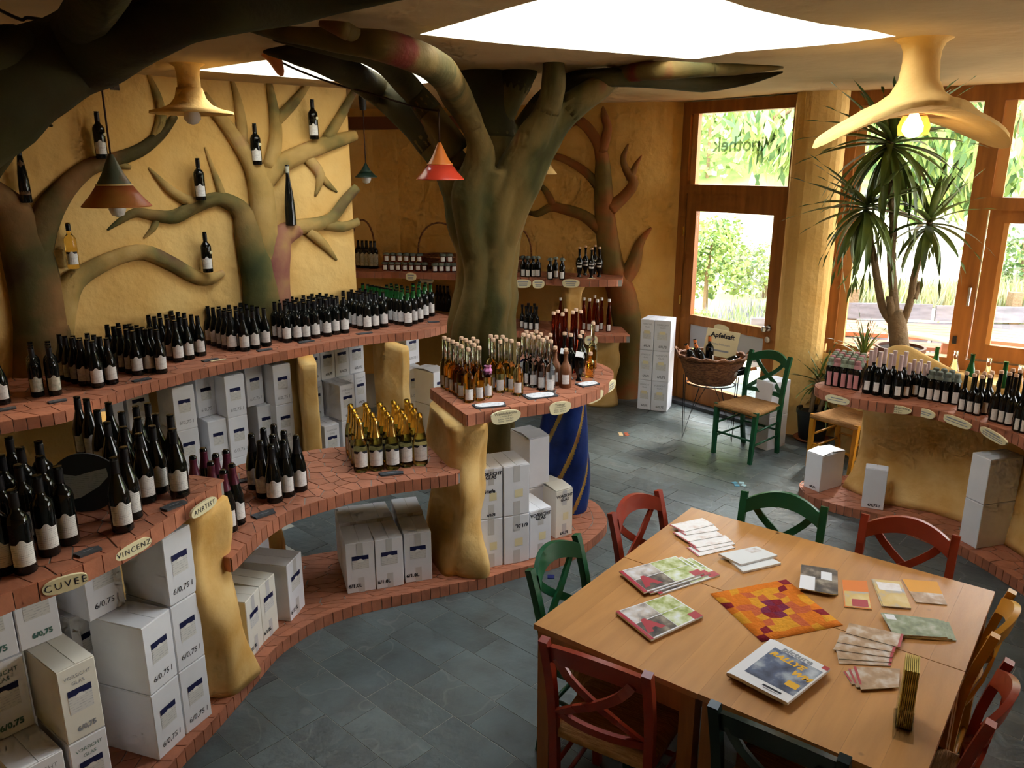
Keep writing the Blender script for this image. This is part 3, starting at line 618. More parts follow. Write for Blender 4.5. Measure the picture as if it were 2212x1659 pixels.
# central tree: lobed free-standing trunk and limbs that run into the ceiling
TC = Vector((-.20, 5.55, 0))
ct = thing('plaster_tree', 'large olive plaster tree standing free in the middle and branching into the ceiling', 'tree', TC)
def trunk_mesh():
    mb = MB(); n, nz = 64, 60; vs = []; fs = []; Z1 = 2.42
    ctr = [(0, -.0), (.35, 0), (.6, -.02), (1.0, -.01), (1.35, -.015), (1.6, .02), (1.9, .03), (2.1, .06), (2.42, .10)]
    rad = [(0, .30), (.2, .255), (.6, .235), (1.0, .24), (1.3, .245), (1.5, .235), (1.7, .205), (1.95, .21), (2.15, .235), (2.42, .30)]
    def itp(tb, z):
        for i in range(len(tb)-1):
            if tb[i+1][0] >= z: u = (z-tb[i][0])/(tb[i+1][0]-tb[i][0]); u = u*u*(3-2*u); return tb[i][1]+(tb[i+1][1]-tb[i][1])*u
        return tb[-1][1]
    for j in range(nz+1):
        z = Z1*j/nz; r0 = itp(rad, z); cx = itp(ctr, z)
        for i in range(n):
            a = 2*math.pi*i/n; tw = .25*math.sin(z*1.6)
            l = .76+.30*abs(math.sin(2.5*(a+tw)+.4))**.55+.05*math.sin(3*a+4*z)+.05*math.sin(2*a-6*z+1)
            r = r0*l; vs.append((cx+r*math.cos(a), r*math.sin(a), z))
    for j in range(nz): fs += [(j*n+i, j*n+(i+1) % n, (j+1)*n+(i+1) % n, (j+1)*n+i) for i in range(n)]
    fs.append(tuple(nz*n+i for i in range(n))); fs.append(tuple(range(n-1, -1, -1))); return mb.add(vs, fs)
CTM = trunk_mesh()
def limb(t, pts, m, seg=12, name='branch', root=1):
    "pts = (px, py, width px, 'y' or 'z', plane)"
    P = []; R = []
    for (x, y, wpx, k, v) in pts:
        p = D(x, y, v) if k == 'y' else G(x, y, v); P.append(p-t.location); R.append(max(.004, wpx*(1.12 if wpx > 15 else 1)/2/scale_at(p)))
    P, R = smooth_pts(P, R, 5)
    R = [r*(1+.045*math.sin(i*.55+len(P))+.02*math.sin(i*1.3)) for i, r in enumerate(R)]
    if root:      # the lower end of the limb is moulded into the trunk
        k = root*5+1; CTM.tube(P[:k+2], R[:k+2], seg); P, R = P[k-1:], R[k-1:]
    return ob(name, MB().tube(P, R, seg).mesh(name, m, 'all'), t)
limb(ct, [(1035, 640, 30, 'y', 5.55), (1022, 530, 56, 'y', 5.42), (1012, 430, 70, 'y', 5.35), (1038, 340, 58, 'y', 5.3), (1022, 275, 46, 'y', 5.2), (985, 205, 58, 'y', 5.05), (948, 150, 66, 'z', 2.90), (850, 105, 58, 'z', 2.93), (720, 86, 46, 'z', 2.96), (600, 72, 26, 'z', 2.99), (512, 56, 5, 'z', 3.0)], bark_mid, root=4)
limb(ct, [(800, 92, 24, 'z', 2.96), (750, 68, 34, 'z', 2.98), (690, 50, 12, 'z', 3.01)], bark_mid)
limb(ct, [(1030, 620, 30, 'y', 5.6), (1005, 500, 66, 'y', 5.6), (995, 400, 80, 'y', 5.6), (940, 310, 74, 'y', 5.6), (875, 240, 62, 'y', 5.6), (800, 185, 56, 'y', 5.55), (720, 140, 52, 'z', 2.96), (640, 118, 40, 'z', 2.98), (570, 112, 6, 'z', 3.0)], bark_dark, root=3)
limb(ct, [(985, 330, 60, 'y', 5.45), (930, 245, 52, 'y', 5.4), (880, 185, 48, 'y', 5.35), (820, 130, 40, 'z', 2.97), (740, 108, 36, 'z', 2.98), (590, 84, 8, 'z', 3.0)], bark_dark)
limb(ct, [(1050, 600, 40, 'y', 5.6), (1060, 470, 78, 'y', 5.6), (1062, 380, 84, 'y', 5.6), (1066, 300, 84, 'y', 5.62), (1062, 220, 84, 'y', 5.65), (1050, 165, 96, 'y', 5.7), (1045, 130, 110, 'y', 5.7)], bark_dark, root=3)
limb(ct, [(1085, 260, 40, 'y', 5.6), (1110, 200, 50, 'y', 5.6), (1118, 160, 70, 'y', 5.65), (1125, 130, 80, 'y', 5.7)], bark_dark)
limb(ct, [(1050, 630, 30, 'y', 5.52), (1068, 500, 58, 'y', 5.43), (1100, 380, 62, 'y', 5.4), (1150, 300, 64, 'y', 5.35), (1182, 240, 52, 'y', 5.3), (1196, 180, 46, 'y', 5.25), (1194, 112, 36, 'y', 5.2)], bark_mid, root=4)
limb(ct, [(1070, 640, 30, 'y', 5.55), (1092, 510, 58, 'y', 5.47), (1130, 400, 66, 'y', 5.45), (1175, 310, 62, 'y', 5.42), (1225, 240, 54, 'y', 5.4), (1290, 192, 48, 'y', 5.38), (1350, 158, 38, 'y', 5.36), (1450, 152, 32, 'z', 2.98), (1590, 150, 22, 'z', 2.99), (1692, 146, 4, 'z', 3.0)], bark_mid, root=4)
limb(ct, [(1100, 330, 50, 'y', 5.7), (1160, 240, 46, 'y', 5.72), (1225, 185, 46, 'y', 5.75), (1300, 168, 34, 'z', 2.98), (1400, 172, 30, 'z', 2.97), (1520, 182, 30, 'z', 2.96), (1620, 170, 20, 'z', 2.99), (1690, 156, 4, 'z', 3.0)], bark_dark)
tk = ob('trunk', CTM.mesh('trunk', bark_mid, 'all'), ct)
rm = tk.modifiers.new('fuse', 'REMESH'); rm.mode = 'VOXEL'; rm.voxel_size = .014; rm.use_smooth_shade = True
sm = tk.modifiers.new('soften', 'SMOOTH'); sm.iterations = 3; sm.factor = .5
# dark tree at the left, trunk beyond the frame
lt = thing('plaster_tree', 'dark plaster tree whose heavy limb crosses the ceiling top left', 'tree', (-2.75, 2.7, 0))
ob('trunk', MB().tube([Vector((0, 0, 0)), Vector((0, .02, .6)), Vector((.02, .03, 1.3)), Vector((.06, .05, 1.9)), Vector((.15, .1, 2.3))], [.36, .29, .26, .26, .28], 20).mesh('trunk', bark_dark, 'all'), lt)
limb(lt, [(-330, 460, 240, 'y', 2.72), (-180, 340, 215, 'y', 2.75), (-40, 232, 190, 'y', 2.85), (70, 160, 175, 'y', 2.95), (190, 105, 150, 'y', 3.05), (320, 52, 125, 'z', 2.88), (470, 20, 98, 'z', 2.91), (640, 6, 72, 'z', 2.95), (790, -14, 52, 'z', 2.98), (960, -38, 26, 'z', 3.0)], bark_dark, 16)
limb(lt, [(110, 120, 100, 'y', 3.0), (175, 50, 84, 'z', 2.9), (225, -20, 90, 'z', 2.9), (260, -90, 90, 'z', 2.92)], bark_dark)
limb(lt, [(130, 130, 110, 'y', 3.0), (60, 105, 80, 'y', 2.9), (-20, 115, 95, 'y', 2.8), (-110, 120, 100, 'y', 2.7)], bark_dark)
limb(lt, [(240, 90, 50, 'y', 3.1), (330, 70, 32, 'z', 2.94), (378, 58, 22, 'z', 2.99), (412, 48, 4, 'z', 3.02)], bark_dark)
limb(lt, [(120, 150, 90, 'y', 3.02), (92, 205, 62, 'y', 3.02), (78, 250, 34, 'y', 3.02), (92, 264, 14, 'y', 3.02), (113, 272, 3, 'y', 3.02)], bark_dark)
limb(lt, [(80, 190, 80, 'y', 2.98), (40, 250, 78, 'y', 2.97), (-10, 310, 76, 'y', 2.95), (-60, 380, 90, 'y', 2.95)], bark_dark)
# black cable slung below the ceiling beside the dark limb
tag(ob('cable', MB().tube(smooth_pts([G(-30, 5, 3.03), D(0, 22, 3.0), D(45, 42, 3.0), D(60, 38, 3.0), D(110, 43, 3.0), D(150, 28, 3.0), D(185, 10, 3.0)]), .006, 6).mesh('cable', M['black'], True)), 'black cable sagging under the ceiling in the top left corner', 'cable')
# ---------------------------------------------------------------- bottles
def glassy(name, col, rough=.02):
    m = mat(name, col, rough, .5, trans=1.0, ior=1.3); return m
M['amber'] = glassy('amber spirit', (.93, .52, .10)); M['gold_wine'] = glassy('pale gold wine', (.88, .72, .25)); M['clear'] = glassy('clear spirit', (.93, .93, .93))
M['pale_amber'] = glassy('pale spirit', (.94, .72, .24)); M['rose'] = glassy('red liqueur', (.40, .06, .03)); M['cork'] = mat('cork', (.62, .40, .26), .8, .2, bump=.2)
M['clay'] = mat('brown clay', (.22, .08, .03), .5, .4, var=.2); M['jar_cloth'] = mat('grey green cloth', (.15, .17, .14), .9, .1, rnd=.2)
M['cloth_green'] = mat('green cloth cap', (.25, .28, .20), .9, .1); M['cloth_pink'] = mat('pink cloth cap', (.42, .20, .20), .9, .1)
M['palecap'] = mat('frosted pink neck', (.50, .36, .33), .3, .5); M['wrap'] = mat('brown wrapper', (.16, .09, .045), .8, var=.3, vscale=30); M['label_pic'] = mat('picture label', (.62, .60, .50), .7, .2, var=.5, vscale=40, vcol=(.3, .33, .25)); M['label_pink'] = mat('pink label', (.55, .25, .25), .7, .2)
def txtlines(name, base, ink, sc):
    m = mat(name, base, .7, .2); N = m.node_tree.nodes; Lk = m.node_tree.links
    tcn = N.new('ShaderNodeTexCoord'); wv = N.new('ShaderNodeTexWave'); wv.bands_direction = 'Z'; wv.inputs['Scale'].default_value = sc; wv.inputs['Distortion'].default_value = 0
    nz = N.new('ShaderNodeTexNoise'); nz.inputs['Scale'].default_value = 60; mx = N.new('ShaderNodeMath'); mx.operation = 'MULTIPLY'
    rp = N.new('ShaderNodeValToRGB'); rp.color_ramp.elements[0].position = .40; rp.color_ramp.elements[0].color = (*base, 1); rp.color_ramp.elements[1].position = .55; rp.color_ramp.elements[1].color = (*ink, 1)
    Lk.new(tcn.outputs['Object'], wv.inputs[0]); Lk.new(tcn.outputs['Object'], nz.inputs[0]); Lk.new(wv.outputs['Fac'], mx.inputs[0]); Lk.new(nz.outputs[0], mx.inputs[1])
    Lk.new(mx.outputs[0], rp.inputs[0]); Lk.new(rp.outputs[0], N['Principled BSDF'].inputs['Base Color']); return m
M['label'] = txtlines('wine label', (.80, .79, .76), (.5, .5, .5), 45)
PROF = {
 'burgundy': [(0, .004), (.034, 0), (.0395, .006), (.040, .12), (.0385, .145), (.032, .175), (.022, .205), (.0165, .228), (.0145, .242), (.0142, .29), (.0155, .292), (.0155, .297), (0, .298)],
 'bordeaux': [(0, .004), (.033, 0), (.0375, .006), (.038, .185), (.036, .20), (.028, .215), (.018, .226), (.0148, .238), (.0145, .295), (.0155, .297), (.0155, .303), (0, .304)],
 'sekt': [(0, .004), (.038, 0), (.043, .008), (.0435, .115), (.041, .145), (.033, .185), (.024, .22), (.018, .25), (.016, .275), (.0175, .285), (.0175, .305), (.012, .312), (0, .313)],
 'liquor': [(0, .006), (.026, 0), (.0315, .006), (.032, .135), (.030, .155), (.022, .172), (.0145, .183), (.0125, .195), (.012, .30), (.0135, .302), (.0135, .308), (0, .308)],
 'slim': [(0, .004), (.024, 0), (.0275, .005), (.0275, .12), (.025, .135), (.014, .15), (.0115, .16), (.011, .245), (0, .245)],
 'flute': [(0, .004), (.022, 0), (.026, .005), (.026, .10), (.022, .20), (.013, .27), (.0115, .30), (.0115, .335), (0, .335)],
 'amphora': [(0, .0), (.022, 0), (.022, .006), (.014, .02), (.014, .03), (.028, .07), (.037, .13), (.036, .16), (.026, .185), (.014, .20), (.012, .215), (.012, .27), (.015, .275), (.015, .285), (0, .285)],
 'clay': [(0, .0), (.034, 0), (.038, .006), (.038, .11), (.035, .13), (.022, .155), (.015, .168), (.013, .18), (.013, .215), (.017, .218), (.017, .232), (0, .233)],
 'juice': [(0, .003), (.027, 0), (.0295, .004), (.0295, .125), (.026, .14), (.016, .155), (.0135, .165), (.0135, .20), (0, .20)],
 'jar': [(0, .002), (.030, 0), (.033, .005), (.033, .07), (.028, .08), (.028, .088), (0, .088)],
 'square': [(0, .002), (.034, 0), (.036, .004), (.036, .085), (.026, .105), (.013, .118), (.012, .15), (0, .15)],
 'flutebig': [(0, .004), (.036, 0), (.042, .006), (.042, .12), (.038, .19), (.029, .27), (.0195, .34), (.0155, .38), (.015, .45), (.017, .452), (.017, .468), (0, .47)],
 'tall': [(0, .004), (.030, 0), (.034, .006), (.033, .12), (.026, .20), (.018, .26), (.0145, .30), (.0140, .40), (0, .40)],
}
_pc = {}
def bottle_meshes(kind, m, cap, lab, lz=(.035, .115), arch=True, seg=16, half=58):
    key = (kind, m, cap, lab, lz, half)
    if key in _pc: return _pc[key]
    pr = PROF[kind]
    if kind == 'liquor' and m in ('amber', 'pale_amber'):     # spirit fills the body, the neck stays clear
        parts = [('glass', MB().lathe(pr[:8], seg).mesh(kind, M[m], True)), ('neck', MB().lathe(pr[7:], seg).mesh('neck', M['clear'], True))]
    else: parts = [('glass', MB().lathe(pr, 4 if kind == 'square' else seg).mesh(kind, M[m], True))]
    H = pr[-1][1]
    def rz(z):
        for i in range(1, len(pr)-1):
            if pr[i][1] <= z <= pr[i+1][1]: u = (z-pr[i][1])/max(1e-6, pr[i+1][1]-pr[i][1]); return pr[i][0]+(pr[i+1][0]-pr[i][0])*u
        return pr[-2][0]
    if cap:
        cm, z0, kind2 = cap
        if kind2 == 'sleeve': p = [(rz(z0+(H-z0)*k/5)+.0012, z0+(H-z0)*k/5) for k in range(6)]+[(0, H+.001)]
        elif kind2 == 'cork': p = [(.0105, H-.002), (.0135, H), (.0135, H+.016), (.011, H+.019), (0, H+.019)]
        elif kind2 == 'cloth': p = [(.030, z0-.012), (.024, z0+.004), (.018, z0+.012), (.020, H-.01), (.019, H+.004), (.012, H+.009), (0, H+.009)]
        elif kind2 == 'lid': p = [(.040, z0-.012), (.036, z0), (.034, H+.004), (.02, H+.008), (0, H+.008)]
        elif kind2 == 'stub': p = [(.012, H-.03), (.0145, H-.028), (.0145, H), (0, H+.001)]
        parts.append(('capsule' if kind2 == 'sleeve' else kind2 if kind2 in ('cork', 'lid') else 'cap', MB().lathe(p, 12).mesh('cap', M[cm], True)))
    if lab:
        n = 14; h = math.radians(half); r = .0009; vs = []; fs = []
        for i in range(n+1):
            u = -1+2*i/n; a = -math.pi/2+h*u; top = lz[1]+(.016*max(0, 1-(u*3.2)**2)**.5 if arch else 0)
            for z in (lz[0], top):
                q = rz(min(z, lz[1]))+r; vs.append((q*math.cos(a), q*math.sin(a), z))
        for i in range(n): fs.append((2*i, 2*i+2, 2*i+3, 2*i+1))
        parts.append(('label', MB().add(vs, fs).mesh('label', M[lab])))
        if arch and kind in ('sekt', 'bordeaux') and m in ('gold_wine', 'pale_amber'):
            vs = []; fs = []; z0 = lz[1]
            for i in range(n+1):
                a = -math.pi/2+h*(-1+2*i/n)
                for z in (z0, z0+.014): q = rz(z)+.0005; vs.append((q*math.cos(a), q*math.sin(a), z))
            for i in range(n): fs.append((2*i, 2*i+2, 2*i+3, 2*i+1))
            parts.append(('label_band', MB().add(vs, fs).mesh('band', M['ink'])))
    _pc[key] = parts; return parts
NAME = {'jar': 'jam_jar', 'amphora': 'amphora_bottle', 'clay': 'clay_bottle'}
def bottle(spec, p, face, label, group=None, cat='bottle', name=None, tilt=None, z=None):
    ms = bottle_meshes(*spec[0], **spec[1]) if isinstance(spec[0], tuple) else bottle_meshes(*spec)
    t = thing(name or NAME.get(spec[0] if not isinstance(spec[0], tuple) else spec[0][0], 'wine_bottle'), label, cat, p, face, group, rot=tilt)
    for n, me in ms: ob(n, me, t)
    return t
BUR = ('burgundy', 'glass_dark', ('capsule', .235, 'sleeve'), 'label'); BOR = ('bordeaux', 'glass_dark', ('capsule', .24, 'sleeve'), 'label')
BORP = ('bordeaux', 'glass_dark', ('capsule', .24, 'sleeve'), 'label_pic'); BGR = ('bordeaux', 'glass_dark', ('glass_green', .225, 'sleeve'), 'label')
SEKT = ('sekt', 'glass_dark', ('capsule', .215, 'sleeve'), 'label'); RED = ('sekt', 'glass_dark', ('capsule_red', .21, 'sleeve'), 'label'); GOLD = ('sekt', 'gold_wine', ('gold', .20, 'sleeve'), 'label')
rb = random.Random(21)
def cam_face(p, jit=.15): return math.atan2(-p[1], -p[0])+math.pi/2+rb.uniform(-jit, jit)
def block(spec, front, z, back, rows, step, label, group, name='wine_bottle', jit=.004, face=None, skip=0):
    "rows of bottles behind a front row given in photograph pixels; back = plan direction to the next row"
    bk = Vector((*back, 0)).normalized(); k = 0
    for r in range(rows):
        for i, (x, y) in enumerate(front):
            if r == rows-1 and i < skip: continue
            p = G(x, y, z)+bk*(step*r)+Vector((rb.uniform(-jit, jit), rb.uniform(-jit, jit), 0))
            bottle(spec, p, cam_face(p) if face is None else face+rb.uniform(-.2, .2), label+', %s, %s' % (rowname(r, rows), nth(i, len(front))), group, name=name); k += 1
    return k
ORD = ['', 'second', 'third', 'fourth', 'fifth', 'sixth', 'seventh', 'eighth', 'ninth', 'tenth', 'eleventh', 'twelfth', 'thirteenth', 'fourteenth', 'fifteenth', 'sixteenth', 'seventeenth', 'eighteenth', 'nineteenth', 'twentieth']
def nth(i, n, side='left'):
    if n == 1: return 'single'
    if i == 0: return side+'most'
    if i == n-1: return ('right' if side == 'left' else 'left')+'most'
    return ORD[i]+' from '+side
def rowname(r, n): return 'front row' if r == 0 else 'rear row' if r == n-1 else ORD[r]+' row'
def scatter(pts, spec, label, group, name='wine_bottle', cat='bottle', jit=.15):
    "single bottles at plan points; the label adds the place counted from the left of the picture"
    pts = sorted(pts, key=lambda p: proj(p)[0])
    for i, p in enumerate(pts): bottle(spec, p, cam_face(p, jit), label+', '+nth(i, len(pts)), group, cat, name=name)
bk1 = (-.80, .60); bk2 = (-.74, .67)
# rear shelf, left to right
bottle(BUR, G(8, 872, ZT), cam_face(G(8, 872, ZT)), 'dark wine bottle cut by the left edge of the photo on the rear shelf')
block(BORP, [(82, 856), (121, 853)], ZT, (-.5, .86), 3, .085, 'black bottle with pale picture label on the rear shelf', 'picture label bottles on the rear shelf')
block(BUR, [(183, 832), (214, 836), (243, 829)], ZT, bk1, 4, .086, 'sloping black bottle in the second rear shelf block', 'second block on the rear shelf')
block(BUR, [(299, 809), (324, 804), (350, 806)], ZT, bk1, 5, .086, 'sloping black bottle in the third rear shelf block', 'third block on the rear shelf')
block(BUR, [(386, 781), (411, 775), (435, 768)], ZT, bk1, 5, .086, 'sloping black bottle in the fourth rear shelf block', 'fourth block on the rear shelf')
block(BUR, [(504, 757), (530, 758), (553, 753), (576, 747)], ZT, bk2, 5, .086, 'sloping black bottle before the pink relief trunk', 'block before the relief trunk')
block(BOR, [(622, 739), (644, 736), (663, 734), (683, 730)], ZT, bk2, 6, .080, 'straight shouldered bottle just right of the relief trunk', 'block right of the relief trunk')
block(BOR, [(709, 726), (727, 722), (745, 719)], ZT, bk2, 5, .080, 'straight shouldered bottle in the narrow rear shelf block', 'narrow block on the rear shelf')
block(BOR, [(794, 713), (812, 710), (830, 706)], ZT, bk2, 6, .080, 'straight shouldered bottle left of the green necks', 'block left of the green necks')
block(BGR, [(842, 695), (860, 700), (881, 704), (895, 699), (906, 695)], ZT, (-.70, .71), 6, .080, 'bottle with bright green neck on the rear shelf', 'green necked bottles on the rear shelf')
block(BGR, [(918, 687), (932, 682)], ZT, (-.70, .71), 3, .080, 'green necked bottle in the last pair of the rear shelf', 'last block on the rear shelf')
# front shelf
scatter([G(x, y, ZT) for x, y in [(12, 1236), (57, 1234), (108, 1196), (150, 1172), (-30, 1215), (25, 1190), (68, 1168), (112, 1145), (-15, 1165), (30, 1143), (70, 1122), (108, 1106), (5, 1110), (45, 1094)]], BOR, 'broad shouldered black bottle behind the CUVEE plate', 'bottles behind the CUVEE plate')
scatter([G(x, y, ZT) for x, y in [(267, 1145), (287, 1118), (318, 1083), (346, 1062), (390, 1070), (285, 1065), (315, 1040), (352, 1030), (383, 1033), (250, 1052), (280, 1025), (310, 1010), (335, 1002), (228, 1020), (252, 1000), (205, 990), (185, 985)]], BUR, 'sloping black bottle behind the AHRTIST plate on the front shelf', 'bottles behind the AHRTIST plate')
# middle shelf
scatter([G(x, y, ZM) for x, y in [(513, 1130), (495, 1146), (478, 1105), (452, 1090), (500, 1095), (430, 1110), (468, 1125)]], RED, 'bottle with burgundy foil neck on the middle shelf', 'burgundy foil bottles on the middle shelf')
scatter([G(x, y, ZM) for x, y in [(595, 1082), (621, 1070), (648, 1058), (572, 1072), (598, 1056), (622, 1046), (553, 1054), (578, 1040), (600, 1030)]], SEKT, 'black sparkling wine bottle on the middle shelf', 'black sparkling bottles on the middle shelf')
block(GOLD, [(782, 1016), (815, 1013), (848, 1011), (879, 1005), (908, 1002)], ZM, (-.35, .94), 4, .10, 'golden sparkling bottle with gold foil neck', 'gold foil bottles on the middle shelf', jit=.003)
# liquor shelf, bases read off the photograph
LQ = lambda x, y: (850+x/2.9625, 680+y/2.9625)
def liq(pts, spec, label, group, z=ZT, name='liquor_bottle'):
    scatter([G(*LQ(x, y), z) for x, y in pts], spec, label, group, name)
AMB = ('liquor', 'amber', ('cork', .3, 'cork'), 'label', (.02, .085)); PAL = ('liquor', 'pale_amber', ('cork', .3, 'cork'), 'label', (.02, .085)); CLR = ('liquor', 'clear', ('cork', .3, 'cork'), 'label', (.02, .085))
for s_ in (AMB, PAL, CLR): bottle_meshes(*s_, arch=False, half=42)
AMB, PAL, CLR = [((*s_,), dict(arch=False, half=42)) for s_ in (AMB, PAL, CLR)]
liq([(483, 558), (440, 532), (412, 512), (384, 493), (357, 478), (332, 462), (552, 545), (520, 520), (495, 500), (468, 482), (440, 466), (540, 490), (515, 470)], AMB, 'corked amber spirit bottle at the left of the liquor shelf', 'amber bottles on the liquor shelf')
liq([(683, 495), (798, 512), (640, 478), (720, 478), (755, 488), (660, 455), (700, 455), (625, 450)], PAL, 'corked pale gold spirit bottle in the middle of the liquor shelf', 'pale gold bottles on the liquor shelf')
liq([(1003, 492), (950, 478), (893, 460), (860, 450), (925, 455), (975, 462), (830, 438), (880, 432), (940, 435), (1000, 440), (850, 415), (910, 412)], CLR, 'corked clear spirit bottle on the liquor shelf', 'clear bottles on the liquor shelf')
CLAY = (('clay', 'clay', ('cork', .2, 'cork'), 'label', (.03, .09)), dict(arch=False, half=35)); AMPH = ('amphora', 'glass_dark', ('cork', .2, 'cork'), None)
p = G(*LQ(1100, 464), ZT); bottle(CLAY, p, cam_face(p), 'brown clay bottle at the front of the liquor shelf', name='clay_bottle')
p = G(*LQ(1032, 448), ZT); bottle(CLAY, p, cam_face(p), 'brown clay bottle half hidden behind clear bottles', name='clay_bottle')
liq([(1187, 422), (1130, 412), (1090, 400), (1200, 390)], AMPH, 'black amphora shaped bottle with cork on the liquor shelf', 'amphora bottles on the liquor shelf', name='amphora_bottle')
TAL = ('tall', 'rose', ('cork', .3, 'cork'), None)
liq([(1075, 385), (1020, 375), (1140, 368), (1045, 360), (1190, 362), (1095, 350), (1160, 345)], TAL, 'tall red liqueur bottle at the back of the liquor shelf', 'tall red bottles on the liquor shelf')
p = G(*LQ(1270, 345), ZT); bottle((('liquor', 'pale_amber', ('cork', .3, 'cork'), None), {}), p, cam_face(p), 'single tall golden bottle at the rounded end of the liquor shelf', name='liquor_bottle')
p = G(*LQ(1257, 398), ZT); bottle((('square', 'amber', ('cork', .1, 'cork'), None), {}), p, .5, 'small square orange spirit bottle at the rounded shelf end', name='liquor_bottle')
t = thing('liquor_bottle', 'small spirit bottle with a folded pink paper cap', 'bottle', G(*LQ(605, 525), ZT))
for n, me in bottle_meshes('juice', 'pale_amber', None, 'label', (.015, .075), half=45): ob(n, me, t, rz=cam_face(t.location))
ob('paper_cap', MB().lathe([(.020, .125), (.026, .135), (.022, .15), (.028, .165), (.020, .18), (.024, .195), (0, .20)], 6).mesh('paper_cap', mat('pink paper', (.62, .22, .42), .7)), t)
# white hang tags on two amphora bottles
for x, y in ((1187, 422), (1090, 400)):
    p = G(*LQ(x, y), ZT); d = -Vector((p.x, p.y, 0)).normalized()
    tag(ob('hang_tag', MB().box((0, 0, 0), (.05, .002, .036)).mesh('hang_tag', M['paper']), loc=p+d*.042+Vector((0, 0, .185)), rot=(-.5, .15, math.atan2(d.y, d.x)+math.pi/2)), 'white hang tag on the amphora bottle '+('in front' if x > 1100 else 'behind'), 'tag')
# bottles set into the relief trees
def wallbottle(spec, x, y, label, name='wine_bottle', rz=0):
    best = None
    for a, b in LWALL:
        q, nn, _ = WL(x, y, a, b, .07); e = Vector((b[0]-a[0], b[1]-a[1])); s = (Vector((q.x, q.y))-Vector(a)).dot(e)/e.length_squared
        dd_ = max(0, -s, s-1)
        if best is None or dd_ < best[0]: best = (dd_, q)
    q = best[1]; bottle(spec, q, cam_face(q, .05)+rz, label, name=name)
    tag(ob('ledge', MB().lathe([(0, -.035), (.03, -.03), (.055, -.004), (.05, .0), (0, .0)], 12).mesh('ledge', bark_wall, 'all'), loc=q-Vector((0, 0, .001))), 'small plaster ledge under the bottle: '+label, 'ledge') if False else None
BURL = ('burgundy', 'glass_dark', ('capsule', .235, 'sleeve'), 'label')
BORL = (('bordeaux', 'glass_dark', ('capsule', .24, 'sleeve'), 'label', (.03, .105)), {})
wallbottle(BORL, 221, 343, 'wine bottle on the upper limb of the left relief tree near the pendant cord')
wallbottle(BORL, 435, 433, 'wine bottle on the left limb of the right relief tree, second lowest')
wallbottle(BORL, 556, 356, 'wine bottle in the upper fork of the right relief tree')
wallbottle(BORL, 679, 301, 'topmost wine bottle on the right relief tree')
wallbottle(BORL, 450, 588, 'wine bottle at the tip of the low curved limb')
wallbottle((('bordeaux', 'pale_amber', ('capsule', .25, 'sleeve'), 'label', (.03, .10)), {}), 160, 580, 'white wine bottle in clear glass on the low limb')
wallbottle((('flutebig', 'glass_dark', ('label_pic', .41, 'sleeve'), None), {}), 629, 487, 'tall dark bottle with scratched writing on the right relief tree')
wallbottle((('tall', 'glass_dark', ('capsule', .29, 'sleeve'), 'wrap', (.05, .25)), {}), 58, 438, 'tall bottle with brown paper label in the crook of the left relief tree')
for x, y in ((221, 290), (556, 312), (679, 255), (450, 545)):   # little round neck emblems
    q, nn, _ = WL(x+6, y, *LWALL[1 if x < 400 else 2], .108)
    tag(ob('emblem', MB().lathe([(0, 0), (.011, 0), (.011, .001), (.0055, .0012)], 12).mesh('emblem', M['paper_cream']), loc=q, rot=nn.to_track_quat('Z', 'Y').to_euler()), 'round cream emblem on the wall bottle at %s' % {221: 'the pendant cord', 556: 'the upper fork', 679: 'the very top', 450: 'the low limb tip'}[x], 'emblem')
# back wall shelves
JAR = (('jar', 'rose', ('jar_cloth', .08, 'lid'), 'label', (.012, .06)), dict(arch=False, half=40))
def rowp(a, b, n, z): 
    A, B = D(*a), D(*b); return [A.lerp(B, i/max(1, n-1)) for i in range(n)]
def shelfpt(x, y, z): return G(x, y, z)
scatter([G(832+i*14.2, 584+i*.3, 1.34) for i in range(7)], JAR, 'jam jar with cloth lid in the lower row', 'jam jars lower row', 'jam_jar', 'jar')
scatter([G(832+i*14.2, 584+i*.3, 1.34)+Vector((.02, 0, .097)) for i in range(6)], JAR, 'jam jar with cloth lid stacked in the upper row', 'jam jars upper row', 'jam_jar', 'jar')
scatter([G(940+i*13.5, 587, 1.34) for i in range(4)], JAR, 'jam jar close beside the big trunk', 'jam jars beside the trunk', 'jam_jar', 'jar')
scatter([G(957+i*15, 587, 1.34)+Vector((0, .02, .097)) for i in range(2)], JAR, 'jam jar stacked on others beside the big trunk', 'stacked jars beside the trunk', 'jam_jar', 'jar')
JUI = (('juice', 'glass_dark', ('cloth_green', .2, 'cloth'), 'label', (.01, .075)), dict(arch=False, half=40)); AMJ = (('juice', 'glass_dark', ('jar_cloth', .2, 'cloth'), 'label', (.01, .075)), dict(arch=False, half=40))
scatter([G(x, y, 1.34) for x, y in [(1130, 597), (1140, 598), (1152, 598), (1162, 598)]], AMJ, 'small dark bottle with cloth cap right of the trunk', 'small bottles right of the trunk')
scatter([G(x, y, 1.34) for x, y in [(1188, 603), (1200, 600), (1214, 603)]], AMJ, 'small cloth capped bottle in the middle of the back shelf', 'small bottles mid back shelf')
AMP2 = (('amphora', 'glass_dark', ('cork', .2, 'cork'), 'label', (.10, .15)), dict(arch=False, half=40))
scatter([G(x, y, 1.34) for x, y in [(1251, 598), (1264, 594), (1277, 601), (1284, 592), (1294, 598)]], AMP2, 'dark handled amphora bottle at the right of the back shelf', 'amphora bottles on the back shelf', name='amphora_bottle')
SLM = (('slim', 'glass_dark', ('capsule', .2, 'stub'), 'label', (.01, .075)), dict(arch=False, half=40)); FLU = (('flute', 'rose', ('paper', .3, 'stub'), 'label', (.01, .075)), dict(arch=False, half=40))
